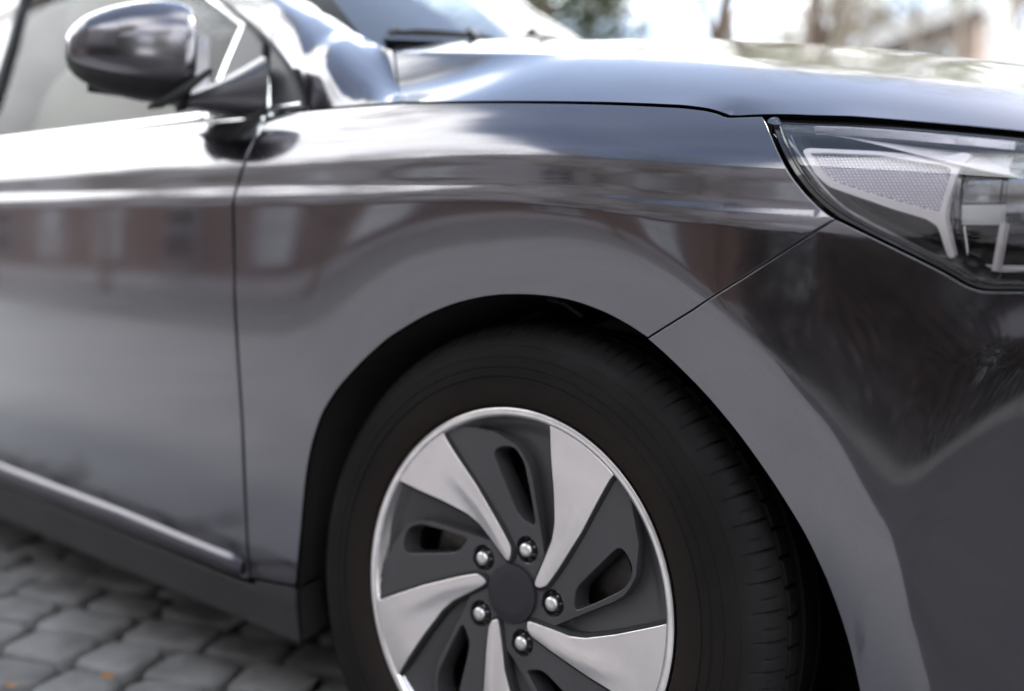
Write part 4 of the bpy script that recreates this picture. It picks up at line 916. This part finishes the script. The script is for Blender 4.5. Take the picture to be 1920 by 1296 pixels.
# brown shed with a pale sloping roof, on the rise behind the trees
sh = empty('brown_shed', (-2.85, 13.0, 0)); SX = .72
mb = MB(); mb.add([(-SX, 0, 0), (SX, 0, 0), (SX, 0, 4.75), (-SX, 0, 4.32), (-SX, 3.5, 0), (SX, 3.5, 0), (SX, 3.5, 4.75), (-SX, 3.5, 4.32)], [(0, 1, 2, 3), (5, 4, 7, 6), (1, 5, 6, 2), (4, 0, 3, 7)]); mb.build('wall', 'plaster', sh, smooth=False)
mb = MB(); mb.add([(-SX - .1, -.35, 4.22), (SX + .1, -.35, 4.70), (SX + .1, 3.8, 4.70), (-SX - .1, 3.8, 4.22), (-SX - .1, -.35, 4.50), (SX + .1, -.35, 4.98), (SX + .1, 3.8, 4.98), (-SX - .1, 3.8, 4.50)], [(3, 2, 1, 0), (4, 5, 6, 7), (0, 1, 5, 4), (1, 2, 6, 5), (2, 3, 7, 6), (3, 0, 4, 7)]); mb.build('roof', 'roof', sh, smooth=False)
f = MB(); f.box((.12, -.03, 4.05), (.66, .06, .62)); f = f.build('window', 'white', sh, smooth=False); p = MB(); p.box((.12, -.066, 4.05), (.52, .01, .50)); p.build('pane', 'pane', f, smooth=False)
tag(sh, 'narrow brown shed with pale sloping roof left of the birch trunk', 'shed')
# brick house across the street, behind the photographer: seen only in the paint
def house(name, x0, x1, y, h, cols, label, roofc='slate', wallm='brick'):
    hs = empty(name, ((x0 + x1) / 2, y, 0)); w = (x1 - x0) / 2
    mb = MB(); mb.add([(-w, 0, 0), (w, 0, 0), (w, 0, h), (-w, 0, h), (-w, -7, 0), (w, -7, 0), (w, -7, h), (-w, -7, h), (-w, -3.5, h + 2.2), (w, -3.5, h + 2.2)], [(1, 0, 3, 2), (4, 5, 6, 7), (0, 4, 7, 8, 3), (5, 1, 2, 9, 6)]); mb.build('wall', wallm, hs, smooth=False)
    mb = MB(); mb.box((0, .05, (3.0 + h) / 2), (2 * w + .1, .16, h - 3.0)); mb.box((0, .08, 3.0), (2 * w + .16, .3, .16)); mb.build('upper_wall', 'stucco', hs, smooth=False)
    mb = MB(); mb.add([(-w - .3, .35, h - .2), (w + .3, .35, h - .2), (w + .3, -3.5, h + 2.3), (-w - .3, -3.5, h + 2.3), (w + .3, -7.35, h - .2), (-w - .3, -7.35, h - .2)], [(0, 1, 2, 3), (3, 2, 4, 5)]); mb.build('roof', roofc, hs, smooth=False)
    for i in range(cols):
        for zc in (1.6, 4.9):
            if zc + 1 > h: continue
            xc = -w + (i + .5) * 2 * w / cols; f = MB(); f.box((xc, .09, zc), (1.25, .14, 1.75)); fo_ = f.build('window', 'stucco', hs, smooth=False)
            for a in (-.29, .29):
                for b in (-.42, .38): p = MB(); p.box((xc + a, .155, zc + b), (.50, .02, .70)); p.build('pane', 'curtain' if (i * 7 + int(zc)) % 3 else 'pane', fo_, smooth=False)
    mb = MB(); mb.box((0, .03, .25), (2 * w + .04, .1, .5)); mb.build('plinth', 'stucco', hs, smooth=False)
    return tag(hs, label, 'house')
house('brick_house', -44, -1.2, -9.9, 8.2, 13, 'long house of red brick below and grey stucco above across the street')
house('brick_house', -1.19, 9.5, -10.3, 8.6, 3, 'shorter brick house across the street next to the dark firs')
tree('fir_tree', 7.0, -7.0, 7.5, .18, 42, 'bark', 'leaf_dark', 'dark fir tree across the street in front of the short house', None, 9000, crown=(1.1, .06), ls=.12, sparse=1.8, fork=6)  # unseen fir added for a dark reflection in the bumper
M['leaf_pale'] = leaf_mat('pale_twig_leaf', (.30, .28, .22), (.36, .35, .30))
for i, (x, y, h, n, lab) in enumerate(((-3.4, -7.0, 5.5, 2600, 'small leafy tree on the far pavement opposite the door'), (-8.2, -7.4, 6.0, 3200, 'larger leafy tree on the far pavement, left of the small one'), (-14.5, -7.2, 6.0, 3000, 'leafy tree on the far pavement opposite the rear of the car'), (-1.0, -7.6, 5.0, 1500, 'sparse leafy tree on the far pavement opposite the front wheel'))):
    tree('pavement_tree', x, y, h, .10, 50 + i, 'bark', 'leaf_pale', lab, 'trees on the far pavement', n, crown=(1.5, .2), ls=.07, sparse=1.5)
for i, (x, y, lab) in enumerate(((12, 6, 'dark tree ahead of the car on its own side of the street'), (14, -5, 'dark tree ahead of the car across the street'), (19, 2.5, 'farthest dark tree ahead of the car'))):
    tree('fir_tree', x, y, 8.0, .18, 60 + i, 'bark', 'leaf_dark', lab, 'firs ahead of the car', 6000, crown=(1.2, .08), ls=.14, sparse=2.0, fork=5)  # put in out of view to darken reflections in mirror cap and bumper

def end_house(x, y, w, h, ry, label, cols):  # unseen houses added at both street ends to darken the low sky
    o = house('brick_house', -w, w, 0, h, cols, label); o.location = (x, y, 0); o.rotation_euler = (0, 0, ry); return o
end_house(-30, 0, 8, 8.0, rad(-90), 'brick house closing the street far behind the car', 4)
end_house(30, -2, 8, 8.0, rad(90), 'brick house closing the street far ahead of the car', 4)
# unseen leafy block, added as stand-in for the photographer: its reflection darkens the bumper
def reflection_hedge(x0, x1, y, h, n, seed, label):
    R = random.Random(seed); root = empty('hedge', ((x0 + x1) / 2, y, .1)); w = (x1 - x0) / 2
    mb = MB()
    for i in range(int(2 * w / .35)):
        x = -w + .2 + i * .35; mb.tube([(x, 0, 0), (x + R.gauss(0, .05), R.gauss(0, .05), h * .5), (x + R.gauss(0, .12), R.gauss(0, .1), h * .85)], [.03, .02, .008], 5)
    mb.build('stem', 'bark', root); lf = MB()
    for i in range(n):
        x = R.uniform(-w, w); hh = h * (1 - .10 * math.sin(x * 2.3 + seed) ** 2 - .06 * math.sin(x * 5.1)); p = Vector((x, R.choice((-1, 1)) * (.42 - abs(R.gauss(0, .06))) if R.random() < .7 else R.uniform(-.4, .4), R.uniform(.02, 1) ** .9 * hh))
        s = R.uniform(.035, .07); a = Vector((R.gauss(0, 1), R.gauss(0, 1), R.gauss(0, 1))).normalized(); b = a.orthogonal().normalized(); c = a.cross(b)
        lf.add([p - b * s, p + c * s * .55, p + b * s, p - c * s * .55], [(0, 1, 2, 3)])
    lf.build('foliage', 'leaf_hedge', root, smooth=False); return tag(root, label, 'hedge')
M['leaf_hedge'] = leaf_mat('hedge_leaf', (.030, .032, .026), (.036, .028, .028), .15)
reflection_hedge(-.2, 7.5, -5.3, 1.9, 15000, 3, 'dark hedge on the pavement across the street')

tree('kerb_tree', -7.4, .1, 9.0, .14, 91, 'bark', 'leaf_pale', 'budding tree at the kerb behind the car', None, 3500, crown=(1.6, .56), ls=.06, fork=5, sparse=1.6)  # out-of-view tree added for branch reflections in the door window
for i, (x, y, h, r, lab) in enumerate(((-3.7, 12.2, 8.5, .06, 'slender pale trunk left of the leaning forked tree'), (-2.3, 10.6, 8.0, .055, 'slender pale trunk just right of the leaning forked tree'), (-1.75, 11.8, 8.5, .06, 'slender pale trunk in front of the brown shed'), (-5.1, 13.5, 9.0, .07, 'slender pale trunk just right of the brown forked trunk'))):
    tree('street_tree', x, y, h, r, 110 + i, 'bark_pale', 'leaf_pale2', lab, GT, 900, crown=(1.5, .3), ls=.05, sparse=1.4)
